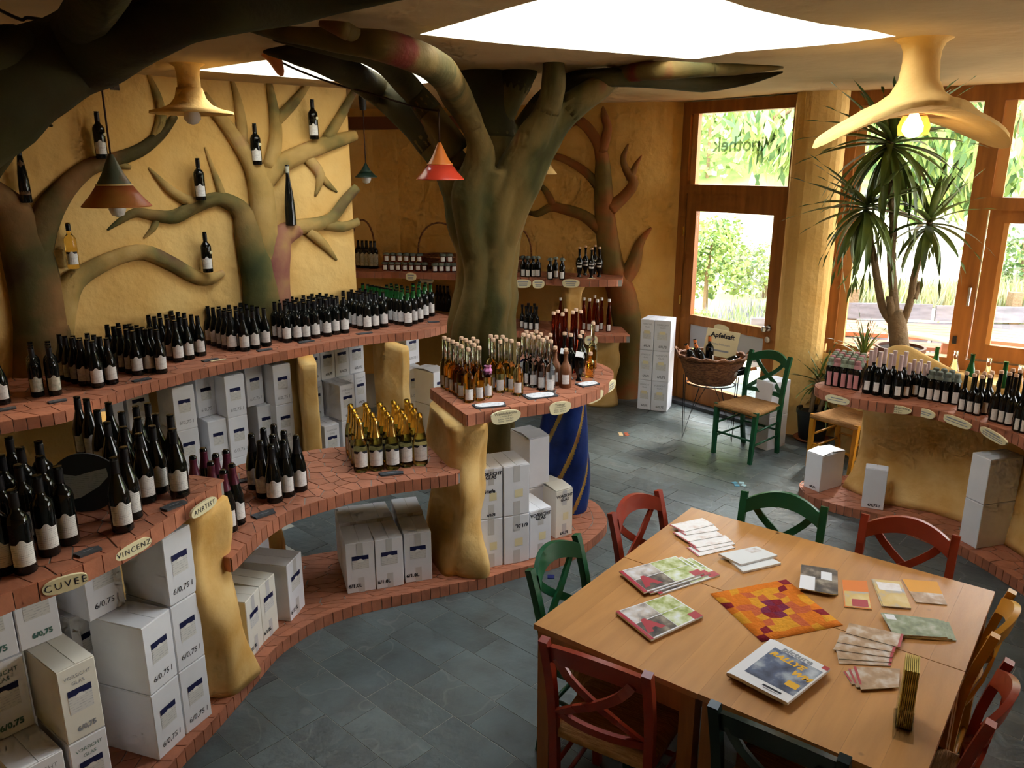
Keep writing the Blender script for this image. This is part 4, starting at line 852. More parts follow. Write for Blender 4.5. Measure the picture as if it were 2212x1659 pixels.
scatter([G(x, y, .80) for x, y in [(1128, 708), (1136, 711), (1147, 712), (1159, 713), (1141, 704), (1154, 705)]], SLM, 'slim dark bottle on the lower back shelf beside the trunk', 'slim bottles on the lower back shelf')
scatter([G(x, y, .80) for x, y in [(1210, 712), (1220, 706), (1232, 710), (1246, 708), (1260, 712), (1272, 714), (1289, 717), (1298, 712), (1314, 716), (1283, 706)]], FLU, 'slender red liqueur bottle on the lower back shelf', 'red bottles on the lower back shelf', name='liquor_bottle')
scatter([G(x, y, 1.34) for x, y in [(776, 578), (785, 579), (794, 579), (803, 580), (811, 580)]], (('bordeaux', 'glass_dark', ('capsule', .2, 'sleeve'), 'label_pic', (.03, .16)), {}), 'dark bottle with tan wrapper beside the wall end', 'wrapped bottles on the back shelf')
scatter([G(x, y, .80) for x, y in [(945, 670), (952, 671), (960, 672), (968, 673)]], (('burgundy', 'glass_dark', ('capsule', .235, 'sleeve'), None), {}), 'dark unlabelled bottle half hidden left of the big trunk', 'hidden bottles left of the trunk')
# counter bottles at the right; bases read off the photograph
CQ = lambda x, y: (1700+x/2.765, 600+y/2.765)
JUP = (('juice', 'glass_dark', ('cloth_pink', .165, 'cloth'), 'label_pink', (.01, .11)), dict(arch=False, half=30)); JUG = (('juice', 'glass_dark', ('cloth_green', .165, 'cloth'), 'label_pink', (.01, .11)), dict(arch=False, half=30))
k = 0
for c in range(5):
    for r in range(5):
        p = G(*CQ(248+c*40, 640+c*7), ZC)+Vector((.35, .90, 0)).normalized()*(.068*r)+Vector((.012*r, 0, 0))
        bottle(JUP if (c+r) % 3 == 1 else JUG, p, cam_face(p), 'small counter juice bottle with %s cloth cap, %s, %s' % ('pink' if (c+r) % 3 == 1 else 'green', rowname(r, 5), nth(c, 5)), 'juice bottles at the counter end', name='juice_bottle'); k += 1
LNG = (('liquor', 'glass_dark', ('palecap', .20, 'sleeve'), 'label', (.03, .095)), dict(arch=False, half=32))
scatter([G(*CQ(x, y), ZC) for x, y in [(475, 688), (530, 698), (590, 712), (652, 722), (500, 665), (560, 675), (615, 690), (680, 698)]], LNG, 'dark long necked bottle on the counter beside the juice bottles', 'long necked bottles on the counter', name='liquor_bottle')
SML = (('slim', 'glass_dark', ('palecap', .165, 'sleeve'), 'label', (.02, .085)), dict(arch=False, half=34))
scatter([G(*CQ(x, y), ZC) for x, y in [(708, 716), (760, 708), (800, 722), (735, 690), (775, 692), (820, 705)]], SML, 'short slim bottle in the middle of the counter', 'short slim bottles on the counter', name='liquor_bottle')
scatter([G(*CQ(x, y), ZC) for x, y in [(845, 728), (890, 736), (940, 746), (995, 752), (868, 710), (915, 718), (962, 728)]], (('juice', 'glass_dark', ('jar_cloth', .165, 'cloth'), 'label', (.01, .085)), dict(arch=False, half=34)), 'squat dark bottle with pale cap on the counter', 'squat bottles on the counter', name='juice_bottle')
scatter([G(*CQ(x, y), ZC) for x, y in [(1040, 795), (1085, 808), (1130, 820), (1175, 815), (1100, 785), (1145, 795), (1190, 790)]], (('slim', 'glass_dark', ('cork', .2, 'cork'), 'label', (.015, .085)), dict(arch=False, half=34)), 'corked dark bottle towards the right of the counter', 'corked bottles on the counter', name='liquor_bottle')
scatter([G(*CQ(x, y), ZC) for x, y in [(1232, 855), (1280, 868), (1320, 880), (1375, 915), (1300, 840), (1345, 850), (1390, 870), (1410, 925)]], (('liquor', 'glass_dark', ('cork', .2, 'cork'), 'label', (.015, .085)), dict(arch=False, half=34)), 'dark corked bottle at the right edge of the counter', 'bottles at the right edge of the counter', name='liquor_bottle')
# ---------------------------------------------------------------- lettering and cartons
_tx = {}
def text_mesh(s, size, m, align='CENTER', shear=0, bold=0, space=1.0, mirror=False):
    key = (s, size, m, align, shear, bold, space, mirror)
    if key in _tx: return _tx[key]
    c = bpy.data.curves.new('lettering', 'FONT'); c.body = s; c.size = size; c.align_x = align; c.align_y = 'CENTER'; c.shear = shear; c.offset = bold; c.space_character = space; c.resolution_u = 2
    o = bpy.data.objects.new('lettering', c); me = bpy.data.meshes.new_from_object(o); bpy.data.objects.remove(o); bpy.data.curves.remove(c)
    if mirror:
        for v in me.vertices: v.co.x *= -1
    me.materials.clear(); me.materials.append(M[m]); _tx[key] = me; return me
def decal(parent, me, x, y, z, flip=False, name='print'):
    "flat print on a carton's front face (front looks to -y)"
    return ob(name, me, parent, (x, y-.0012, z), rot=(math.pi/2, math.pi if flip else 0, 0))
def band_mesh(w, flat=False):
    "black label band with the small round arch cut into it"
    mb = MB(); h = .013; r = w*.2; n = 10
    mb.add([(-w/2, -h), (-r, -h), (-r, 0), (-w/2, 0)], [(0, 1, 2, 3)]) if False else None
    P = [(-w/2, 0, -h), (w/2, 0, -h), (w/2, 0, h), (-w/2, 0, h)]
    mb.add(P, [(0, 1, 2, 3)], 0)
    mb.add([(0, -.0006, -h-.012)]+[(r*math.cos(math.pi*k/n), -.0006, -h-.012+r*1.0*math.sin(math.pi*k/n)) for k in range(n+1)], [tuple(range(n+2))], 1)
    return mb.mesh('band', [M['ink_blue'], M['paper']])
M['label_box'] = txtlines('carton label', (.70, .69, .66), (.5, .5, .5), 30)
_bm = {}
def carton(pL, pR, z, h, dep, style, label, group=None, name='wine_carton', lift=0.0):
    "pL, pR: photograph pixels of the front face's lower corners; z: height of the surface it stands on"
    a = G(*pL, z) if not isinstance(pL, Vector) else pL; b = G(*pR, z) if not isinstance(pR, Vector) else pR
    e = b-a; w_ = e.length; ang = math.atan2(e.y, e.x); c = (a+b)/2
    t = thing(name, label, 'box', (c.x, c.y, z), ang, group); w = w_-.002; full = style; style = style.split('|')[0]
    m = 'cream_box' if 'cream' in style else 'white_box'; mb = MB()
    bw = .004
    mb.box((0, dep/2, h/2), (w, dep, h))
    me = mb.mesh('carton', M[m]); o = o_ = ob('carton', me, t)
    bv = o.modifiers.new('edge', 'BEVEL'); bv.width = .003; bv.segments = 1
    # two top flaps meeting in a seam
    if 'open' in style:
        ob('flap', MB().box((0, 0, 0), (w*.98, dep*.48, .003), M=Matrix.Rotation(.12, 3, 'X')).mesh('flap', M[m]), t, (0, dep*.25, h+.012))
        ob('flap', MB().box((0, 0, 0), (w*.98, dep*.48, .003), M=Matrix.Rotation(-.08, 3, 'X')).mesh('flap', M[m]), t, (0, dep*.75, h+.009))
    else:
        for s in (-1, 1): ob('flap', MB().box((0, 0, 0), (w/2-.003, dep-.004, .003), M=Matrix.Rotation(s*.02, 3, 'Y')).mesh('flap', M[m]), t, (s*w/4, dep/2, h+.002))
    if 'A' in style:      # band label + 6/0,75 l
        bb_ = decal(o_, band_mesh(w*.55), 0, 0, 0); bb_.location = (0, -.0015, h*.66); bb_.rotation_euler = (0, 0, 0); bb_.name = 'label_band'
        ob('label', MB().add([(-w*.27, 0, h*.40), (w*.27, 0, h*.40), (w*.27, 0, h*.62), (-w*.27, 0, h*.62)], [(0, 1, 2, 3)]).mesh('label', M['label_box']), o_, (0, -.001, 0))
        decal(o_, text_mesh('6/0,75 l', h*.115, 'ink_grey' if 'pale' in style else 'ink', shear=.1), .0, 0, h*.17)
    if 'V' in style:      # VORSICHT GLAS + green numbers
        ink = 'ink_green' if 'green' in style else 'ink_grey'
        decal(o_, text_mesh('VORSICHT', w*.15, ink), 0, 0, h*.86); decal(o_, text_mesh('GLAS', w*.15, ink), 0, 0, h*.77)
        o = decal(o_, band_mesh(w*.62) if 'noband' not in style else MB().add([(-.03, 0, -.03), (.03, 0, -.03), (.03, 0, .0), (-.03, 0, .0)], [(0, 1, 2, 3)]).mesh('seal', M['paper_cream']), 0, 0, 0); o.location = (0, -.0015, h*.65); o.rotation_euler = (0, 0, 0); o.name = 'label_band'
        ob('label', MB().add([(-w*.31, 0, h*.37), (w*.31, 0, h*.37), (w*.31, 0, h*.61), (-w*.31, 0, h*.61)], [(0, 1, 2, 3)]).mesh('label', M['label_box']), o_, (0, -.001, 0))
        decal(o_, text_mesh('6/0,75', w*.2, ink, bold=.0015), w*.05, 0, h*.14)
    if 'L' in style:      # 6/1.0L litre carton with tape
        ob('tape', MB().add([(-w*.11, 0, 0), (w*.11, 0, 0), (w*.11, 0, h*.3), (-w*.11, 0, h*.3)], [(0, 1, 2, 3)]).mesh('tape', M['tape']), o_, (0, -.0008, 0))
        ob('tape', MB().add([(-w*.11, 0, h*.72), (w*.11, 0, h*.72), (w*.11, 0, h), (-w*.11, 0, h)], [(0, 1, 2, 3)]).mesh('tape', M['tape']), o_, (0, -.0008, 0))
        o = decal(o_, band_mesh(w*.58), 0, 0, 0); o.location = (0, -.0015, h*.70); o.rotation_euler = (0, 0, 0); o.name = 'label_band'
        ob('label', MB().add([(-w*.29, 0, h*.48), (w*.29, 0, h*.48), (w*.29, 0, h*.67), (-w*.29, 0, h*.67)], [(0, 1, 2, 3)]).mesh('label', M['label_box']), o_, (0, -.001, 0))
        decal(o_, text_mesh('6/1.0L', w*.19, 'ink', bold=.001), -w*.22, 0, h*.14)
    if 'T' in style:      # taped plain carton
        for z0, z1 in ((0, .28), (.68, 1)): ob('tape', MB().add([(-w*.13, 0, h*z0), (w*.13, 0, h*z0), (w*.13, 0, h*z1), (-w*.13, 0, h*z1)], [(0, 1, 2, 3)]).mesh('tape', M['tape']), o_, (0, -.0008, 0))
        ob('label', MB().add([(-w*.16, 0, h*.36), (w*.16, 0, h*.36), (w*.16, 0, h*.52), (-w*.16, 0, h*.52)], [(0, 1, 2, 3)]).mesh('label', M['paper_cream']), o_, (w*.08, -.001, 0))
    for s in full.split('|')[1:]:   # extra prints: text@x,z,size
        tx, pos = s.split('@'); x, zz, sz = map(float, pos.split(',')); fl = tx.startswith('!')
        o = decal(o_, text_mesh(tx.lstrip('!'), w*sz, 'ink', bold=.001), w*x, 0, h*zz)
        if fl: o.rotation_euler = (math.pi/2, math.pi, 0)
    return t
BH = .305
def up(p, dz): return p
def stack(pL, pR, z, n, dep, styles, label, group=None, h=BH, first=0):
    names = ['bottom', 'second', 'third', 'fourth'] if n > 2 else ['bottom', 'top']
    a, b = G(*pL, z), G(*pR, z)
    for k in range(first, n):
        st = styles[min(k-first, len(styles)-1)]; aa, bb = a+Vector((0, 0, k*(h+.006))), b+Vector((0, 0, k*(h+.006)))
        carton(aa, bb, aa.z, h, dep, st, label+', '+('top' if k == n-1 else names[k])+' of its stack', group)
gf = 'cartons under the front shelf'
stack((403, 1587.7), (458.9, 1542), ZP, 3, .26, ['A', 'A', 'A'], 'white carton printed 6/0,75 l beside the lumpy column', gf)
stack((344.5, 1643.6), (402, 1589), ZP, 2, .27, ['A', 'A'], 'white carton printed 6/0,75 l left of the tall stack', gf)
zz = ZP+2*(BH+.006)
a, b = G(193.7, 1345, zz), G(272.5, 1304, zz); 
for k in range(3): sh = Vector((-.10, .03, 0)) if k < 2 else Vector((0, 0, 0)); carton(Vector((a.x, a.y, ZP+k*(BH+.006)))+sh, Vector((b.x, b.y, ZP+k*(BH+.006)))+sh, ZP+k*(BH+.006), BH, .26, 'A', 'white carton set back under the VINCENZ plate, '+['bottom', 'middle', 'top'][k], gf)
z2 = ZP+BH+.006
a, b = G(146.6, 1611, z2), G(228, 1566.6, z2)
carton(Vector((a.x, a.y, ZP)), Vector((b.x, b.y, ZP)), ZP, BH, .26, 'V green', 'carton lettered VORSICHT GLAS at the bottom edge of the photo', gf)
carton(a, b, z2, BH, .27, 'V cream', 'cream carton lettered VORSICHT GLAS with its top flaps showing', gf)
a, b = G(0, 1601, z2), G(77.5, 1562.5, z2); e = b-a; a = b-e.normalized()*.17
carton(a, b, z2, BH, .26, 'V green', 'carton lettered VORSICHT GLAS cut by the left edge', gf)
c1 = G(138, 1618, ZP+BH); e_ = (b-a).normalized(); a2 = Vector((c1.x, c1.y, ZP)); 
carton(a2-e_*.172, a2-e_*.004, ZP, BH, .27, 'V', 'low carton in the bottom left corner of the photo', gf)
a, b = G(45.7, 1409, zz), G(135.6, 1371.6, zz); carton(a, b, zz, BH, .26, 'V green', 'carton with green 6/0,75 under the CUVEE plate', gf)
a3 = a-(b-a).normalized()*.176; carton(a3, a-(b-a).normalized()*.004, zz, BH, .26, 'V green', 'carton with green 6/0,75 half cut by the left edge', gf)
# on the plinth under the middle shelf
gm = 'litre cartons under the middle shelf'
carton((541.8, 1426.6), (570.3, 1388.7), ZP, .32, .25, 'L cream', 'cream litre carton next to the lumpy column', gm)
carton((570.3, 1388.7), (603, 1355.4), ZP, .32, .25, 'L cream', 'cream litre carton second from the lumpy column', gm)
carton((628.9, 1343.4), (659.6, 1306.4), ZP, .33, .25, 'L', 'tilted white litre carton standing apart on the plinth', gm)
carton(G(560, 1300, ZP), G(590, 1268, ZP), ZP, .33, .2, 'plain', 'plain carton hidden behind the tilted litre carton', gm)
tr = [((750.8, 1283.6), (813, 1273.3)), ((814, 1273.8), (873.8, 1263)), ((875.8, 1259.6), (934.3, 1251))]
for i, (pL, pR) in enumerate(tr):
    carton(pL, pR, ZP, .31, .24, 'L', 'white litre carton printed 6/1.0L in the front row of six, '+nth(i, 3), gm)
    a, b = G(*pL, ZP), G(*pR, ZP); e = (b-a).normalized(); n_ = Vector((-e.y, e.x, 0))
    carton(a+n_*.252, b+n_*.252, ZP, .325, .24, 'L', 'litre carton in the back row of six, '+nth(i, 3), gm)
# under the liquor shelf
gl = 'cartons under the liquor shelf'
def pair(pL, pR, st, labs, h=.318, dep=.25):
    a, b = G(*pL, ZP), G(*pR, ZP)
    for k in range(len(st)): carton(a+Vector((0, 0, k*(h+.006))), b+Vector((0, 0, k*(h+.006))), ZP+k*(h+.006), h, dep, st[k], labs[k], gl)
pair((1037.8, 1229), (1086.4, 1220.5), ['T', 'T|VORSICHT@0,.90,.2|GLAS@0,.83,.2|Hefe@-.05,.55,.24|6/0,75@.0,.07,.15'], ['taped carton at the foot of the lumpy column', 'carton marked VORSICHT GLAS and Hefe'])
pair((1088.6, 1221), (1143, 1210), ['T|!6/1.0L@.2,.78,.2', 'T'], ['taped carton with upside down litre print', 'taped carton on the upside down one'])
pair((1144, 1208), (1190, 1195), ['T|VORSICHT@0,.90,.2|GLAS@0,.83,.2'], ['taped VORSICHT GLAS carton in the lower row behind the green chair'])
a, b = G(1200, 1164, ZP), G(1236, 1153, ZP); carton(a, b, ZP, .33, .26, 'T cream open|VORSICHT@0,.88,.2|GLAS@0,.80,.2|6/0,75@0,.08,.2', 'open carton nearest the blue twisted column', gl)
z7 = ZP+.324; a, b = G(1143, 1056, z7), G(1186, 1046, z7)
carton(Vector((a.x, a.y, ZP)), Vector((b.x, b.y, ZP)), ZP, .318, .25, 'plain', 'carton hidden under the tall grey one by the blue column', gl)
carton(a, b, z7, .34, .25, 'open', 'tall grey carton with open flap before the blue twisted column', gl)
# under the rear shelf: columns of three
gr = 'cartons stacked under the rear shelf'
def rear(pL, pR, lev, n, styles, label, dep=.26, h=.305):
    "front lower corners seen at level lev; the stack is filled from the floor"
    zb = .07; a, b = G(*pL, zb+lev*(h+.004)), G(*pR, zb+lev*(h+.004))
    for k in range(n):
        zk = zb+k*(h+.004); carton(Vector((a.x, a.y, zk)), Vector((b.x, b.y, zk)), zk, h, dep, styles[min(k, len(styles)-1)], label+', '+['bottom', 'middle', 'top'][k], gr)
tag(ob('box_pallet', MB().box((0, 0, .03), (2.6, .32, .06), math.radians(52)).mesh('pallet', M['grout']), loc=(-1.98, 5.75, 0)), 'flat grey base board under the cartons below the rear shelf', 'board')
rear((381, 933), (427.8, 921.8), 2, 3, ['A pale'], 'white carton in the jutting stack nearest the black bottles')
rear((492, 904), (534, 894), 2, 3, ['A pale'], 'white carton in the jutting stack in the middle')
rear((595, 877), (633, 868), 2, 3, ['A pale'], 'white carton in the stack left of the rough pier')
rear((457, 1000), (497, 989.5), 1, 2, ['A pale'], 'white carton low between the jutting stacks')
rear((562, 962), (597, 953.5), 1, 2, ['A pale'], 'white carton low before the rough pier')
def rear2(pts, lev, label, st='V pale'):
    for i, (pL, pR) in enumerate(pts): 
        zk = .07+lev*.309; a, b = G(*pL, zk), G(*pR, zk); carton(a, b, zk, .305, .11, st, label+', '+nth(i, len(pts)), gr)
# set back rows between the piers
u = [G(208, 952, .69), G(275, 936, .69)]
carton(u[0], u[1], .69, .305, .25, 'plain', 'plain white carton behind the dark bottles', gr)
carton(G(282, 932, .69), G(330, 919, .69), .69, .305, .25, 'A pale', 'white carton set back right of the plain one', gr)
carton(G(430, 904, .69), G(470, 893, .69), .69, .305, .22, 'A pale', 'white carton set back between the two jutting stacks', gr)
carton(G(536, 880, .69), G(572, 870, .69), .69, .305, .22, 'A pale', 'white carton set back left of the rough pier', gr)
rear2([((665, 829), (694.5, 822)), ((695, 822), (725, 815.5)), ((725.5, 815), (756, 808.5)), ((756.5, 808), (788, 801))], 2, 'VORSICHT GLAS carton in the top row between the piers')
rear2([((670.5, 907), (701, 899)), ((703, 897), (735, 890)), ((736, 890), (768, 882)), ((769, 881), (793, 875))], 1, 'VORSICHT GLAS carton in the middle row between the piers')
rear2([((672, 985), (704, 977)), ((705, 977), (738, 968)), ((739, 968), (772, 960))], 0, 'VORSICHT GLAS carton in the bottom row between the piers')
zk = .07+.309; a, b = G(738, 911, zk), G(769, 903, zk)
carton(a, b, zk, .305, .25, 'V pale', 'VORSICHT GLAS carton jutting forward in the middle row', gr)
carton(Vector((a.x, a.y, .07)), Vector((b.x, b.y, .07)), .07, .305, .25, 'V pale', 'VORSICHT GLAS carton jutting forward in the bottom row', gr)
a, b = G(705, 998, .07), G(737, 989, .07); carton(a, b, .07, .305, .25, 'V pale', 'VORSICHT GLAS carton jutting forward left of the gold bottles', gr)
# right bay beside the central trunk
gb = 'cartons beside the central trunk'
carton(G(879, 788.7, .69), G(906.5, 782, .69), .69, .305, .25, 'A pale', 'upright carton directly under the end of the rear shelf', gb)
a, b = G(881, 869, .38), G(902, 863, .38)
for k, zz_ in enumerate((.07, .38)): carton(Vector((a.x-.0, a.y, zz_)), Vector((b.x+.06, b.y, zz_)), zz_, .305, .25, 'A pale', 'carton under the upright one beside the wide pier, '+['lower', 'upper'][k], gb)
a = G(938, 878, .38); b = G(968, 869, .38)
for k, zz_ in enumerate((.07, .38)): carton(Vector((a.x, a.y, zz_)), Vector((b.x, b.y, zz_)), zz_, .305, .28, 'A open', 'carton with raised flap behind the liquor shelf corner, '+['lower', 'upper'][k], gb)
# by the door
gd = 'cartons beside the entrance door'
for c_, (pL, pR) in enumerate((((1376, 882), (1404, 886)), ((1405, 886), (1440, 890)))):
    stack(pL, pR, 0, 3, .25, ['V pale noband'], 'VORSICHT GLAS carton by the door in the %s column' % ['left', 'right'][c_], gd, h=.31)
for k in range(2):
    a, b = G(1622, 962, 0), G(1656, 974, 0); carton(a+Vector((0, 0, k*.31)), b+Vector((0, 0, k*.31)), k*.31, .305, .25, 'plain', 'plain carton behind the green chair, '+['lower', 'upper'][k], gd)
# on the counter plinth
gc = 'cartons on the counter plinth'
def shift(p, v): return p+Vector(v)
carton((1735, 1050), (1769, 1064), ZP, .285, .26, 'plain open|6/0,75 l@.1,.09,.14', 'open white carton at the tip of the counter plinth', gc)
carton((1859, 1095), (1908, 1103), ZP, .30, .10, 'plain|6/0,75 l@.05,.09,.18', 'flat white carton leaning against the counter wall', gc)
a, b = G(2070, 1165, ZP), G(2108, 1186, ZP)
for k in range(2): carton(a+Vector((0, 0, k*.306)), b+Vector((0, 0, k*.306)), ZP+k*.306, .30, .26, 'plain', 'shaded grey white carton at the right end of the counter plinth, '+['lower', 'upper'][k], gc)
# ---------------------------------------------------------------- plates, tags and cards on the shelves
def oval(w, h, n=40, wob=.0, p=2.6):
    out = []
    for i in range(n):
        a = 2*math.pi*i/n; c, s = math.cos(a), math.sin(a); k = 1+wob*math.sin(3*a+1)+wob*.7*math.sin(5*a)
        out.append((w/2*k*math.copysign(abs(c)**(2/p), c), h/2*k*math.copysign(abs(s)**(2/p), s)))
    return out
def plate(px0, px1, z, txts, label, h=.055, wob=0.0, m='paper_cream', cat='sign', n=None, size=.03, space=1.0, ink='ink', rollz=0):
    "oval card on a shelf edge between two photograph points"
    a, b = G(*px0, z), G(*px1, z); e = b-a; w_ = e.length; ang = math.atan2(e.y, e.x); c = (a+b)/2; nn_ = Vector((e.y, -e.x, 0)).normalized()
    t = thing('name_plate', label, cat, c+nn_*(.016+w_*w_*.35), ang)
    v = oval(w_, h, wob=wob); mb = MB(); k = len(v)
    mb.add([(x, 0, y) for x, y in v]+[(x, .012, y) for x, y in v], [tuple(range(k))]+[(i, i+k, (i+1) % k+k, (i+1) % k) for i in range(k)]+[tuple(range(2*k-1, k-1, -1))])
    cd_ = ob('card', mb.mesh('card', M[m], fix=True), t, rot=(0, rollz, 0))
    for s, dz, sz in txts:
        if s[0] == '~':   # line of print too small to read
            q = float(s[1:])*w_/2; ob('print_line', MB().add([(-q, 0, -sz/2), (q, 0, -sz/2), (q, 0, sz/2), (-q, 0, sz/2)], [(0, 1, 2, 3)]).mesh('print_line', M['ink_grey']), cd_, (0, -.0012, dz)); continue
        ob('lettering', text_mesh(s, sz, ink, space=space), cd_, (0, -.0012, dz), rot=(math.pi/2, 0, 0))
    return t
ze = ZT-.036
plate((88, 1272), (187, 1242), ze, [('CUVEE', 0, .036)], 'cream oval plate reading CUVEE on the front shelf edge', .056, space=1.35)
plate((240, 1203), (317, 1164), ze, [('VINCENZ', 0, .030)], 'cream oval plate reading VINCENZ on the front shelf edge', .05, space=1.25)
plate((402, 1113), (457, 1077), ze, [('AHRTIST', 0, .030)], 'cream oval plate reading AHRTIST on the front shelf edge', .05, space=1.25)
zl = ZT-.045
plate((1056, 903), (1119, 893), zl, [('Weinhefebrand', .022, .023), ('im Holzfass gereift', .006, .011), ('0,50 ltr.  15,00 Euro', -.010, .012), ('0,25 ltr.   9,00 Euro', -.024, .012)], 'wavy cream card reading Weinhefebrand on the liquor shelf edge', .08, .03)
plate((1182, 883), (1228, 875), zl, [('Trester', .02, .023), ('im Holzfass gereift', .006, .010), ('0,50 ltr. 15,00 Euro', -.010, .011), ('0,25 ltr.  9,00 Euro', -.022, .011)], 'wavy cream card reading Trester on the liquor shelf edge', .08, .03)
plate((1260, 862), (1295, 848), zl, [('Traubenbrand', .016, .018), ('0,50 ltr. 15,00 Euro', -.004, .010), ('0,25 ltr.  9,00 Euro', -.018, .010)], 'wavy cream card right of the Trester card', .075, .03)
plate((1303, 840), (1322, 826), zl, [('~.5', .012, .007), ('~.6', -.004, .005), ('~.6', -.016, .005)], 'last cream card at the rounded end of the liquor shelf', .07, .02)
zc = ZC-.036
for i, (p0, p1, tx) in enumerate((((1786, 857), (1838, 868), [('~.5', .011, .007), ('~.75', -.006, .005)]), ((1891, 874), (1970, 887), [('Balsamico-Himbeer-Essig', .015, .021), ('0,2 - l Flasche 8,00 Euro', -.002, .013), ('0,5 - l Flasche 9,90 Euro', -.017, .013)]), ((1984, 886), (2023, 898), [('~.7', .006, .006), ('~.5', -.008, .005)]), ((2045, 899), (2106, 922), [('~.7', .010, .008), ('~.8', -.007, .005)]), ((2131, 926), (2188, 958), [('~.6', .013, .008), ('~.75', -.002, .005), ('~.75', -.014, .005)]))):
    plate(p0, p1, zc, tx, 'cream price card on the counter edge, '+nth(i, 5), .058, .02)
for i, (p0, p1) in enumerate((((878, 597), (900, 598)), ((1112, 612), (1147, 612)), ((1150, 613), (1176, 613)), ((1215, 611), (1252, 612)), ((1263, 609), (1291, 608)))):
    plate(p0, p1, 1.305, [('~.65', .018, .010), ('~.55', -.004, .007), ('~.5', -.02, .007)], 'small cream price card on the back shelf edge, '+nth(i, 5), .085, .02)
plate((908, 600), (939, 601), 1.26, [('~.7', .02, .008), ('~.7', 0, .006), ('~.7', -.02, .006)], 'square cream notice hanging from the back shelf', .12, 0)
plate((1262, 735), (1290, 734), .765, [('~.6', .01, .02), ('~.4', -.025, .007)], 'cream notice on the lower back shelf edge', .10, 0)
def slate_tag(px, py, z, w, d, ang, label, paper=False, th=.008, seed=0):
    r = random.Random(seed+int(px)); p = G(px, py, z)
    v = [(-w/2*r.uniform(.85, 1), -d/2), (w/2*r.uniform(.85, 1), -d/2*r.uniform(.8, 1)), (w/2, d/2*r.uniform(.3, 1)), (w*.1, d/2), (-w/2, d/2*r.uniform(.6, 1))]
    t = thing('slate_tag', label, 'tag', (p.x, p.y, z+.001), ang)
    ob('slate', MB().prism(v, 0, th).mesh('slate', M['stone']), t)
    if paper: ob('paper', MB().prism([(x*.86, y*.86) for x, y in oval(w, d, 28, .02, 3)], th, th+.001).mesh('paper', txtlines('handwritten card', (.80, .80, .80), (.55, .55, .57), 12)), t)
    else: ob('chalk_mark', MB().add([(-w*.2, -d*.06, 0), (w*.22, -d*.05, 0), (w*.22, d*.04, 0), (-w*.2, d*.03, 0)], [(0, 1, 2, 3)]).mesh('chalk_mark', M['ink_grey']), t, (0, 0, th+.0008))
for px, py, z, w, d, a, lab in ((190, 1194, ZT, .085, .045, .9, 'slate price tag behind the VINCENZ plate'), (376, 1094, ZT, .10, .05, 1.0, 'slate price tag behind the AHRTIST plate'), (570, 1112, ZM, .12, .06, .7, 'slate price tag before the black sparkling bottles'), (845, 1024, ZM, .14, .055, .25, 'slate price tag before the gold bottles'), (520, 1041, ZM, .09, .04, .5, 'slate price tag beside the burgundy foil necks'),
    (15, 885, ZT, .10, .05, .8, 'slate price tag at the far left of the rear shelf'), (125, 868, ZT, .10, .05, .8, 'slate price tag below the picture label bottles'), (306, 822, ZT, .12, .05, .8, 'slate price tag before the second block'), (455, 779, ZT, .12, .05, .8, 'slate price tag beside the cream stick'), (572, 757, ZT, .12, .05, .75, 'slate price tag before the relief trunk'), (661, 739, ZT, .13, .05, .7, 'slate price tag in the middle of the rear shelf'), (787, 721, ZT, .14, .05, .6, 'slate price tag before the green necks'), (936, 696, ZT, .10, .05, .3, 'slate price tag at the round end of the rear shelf')):
    slate_tag(px, py, z, w, d, a, lab)
for px, py, w, d, a, lab in ((1058, 877, .20, .085, .3, 'handwritten card on slate before the amber bottles'), (1167, 856, .20, .11, .35, 'handwritten card on slate before the clear bottles'), (1270, 831, .15, .09, .5, 'handwritten card on slate beside the clay bottle')):
    slate_tag(px, py, ZT, w, d, a, lab, True)
p = G(472, 779, ZT); tag(ob('paper_strip', MB().box((0, 0, .004), (.11, .018, .004), .75).mesh('strip', M['paper_cream']), loc=p), 'cream paper strip lying across a rear shelf slate', 'paper')
# dark slate disc with a pale panel leaning between the front bottles
p = G(190, 1105, ZT); t = thing('slate_sign', 'dark rounded slate sign with a pale text panel among the front bottles', 'sign', (p.x, p.y, ZT), cam_face(p, 0)-.35)
v = oval(.25, .24, 40, .02, 2.2); k = len(v)
ob('slate', MB().add([(x, 0, y+.12) for x, y in v]+[(x, .012, y+.12) for x, y in v], [tuple(range(k)), tuple(range(2*k-1, k-1, -1))]+[(i, i+k, (i+1) % k+k, (i+1) % k) for i in range(k)]).mesh('slate', mat('blue slate', (.03, .04, .045), .5), fix=True), t, rot=(-.12, 0, 0))
v = [(-.075, .05), (-.02, .06), (.05, .10), (.09, .14), (.085, .175), (.03, .165), (-.03, .15), (-.075, .16), (-.09, .12)]
ob('panel', MB().add([(x, -.0015, y) for x, y in v], [tuple(range(len(v)))]).mesh('panel', txtlines('pale slate text', (.45, .55, .55), (.28, .36, .36), 40)), t, rot=(-.12, 0, 0))
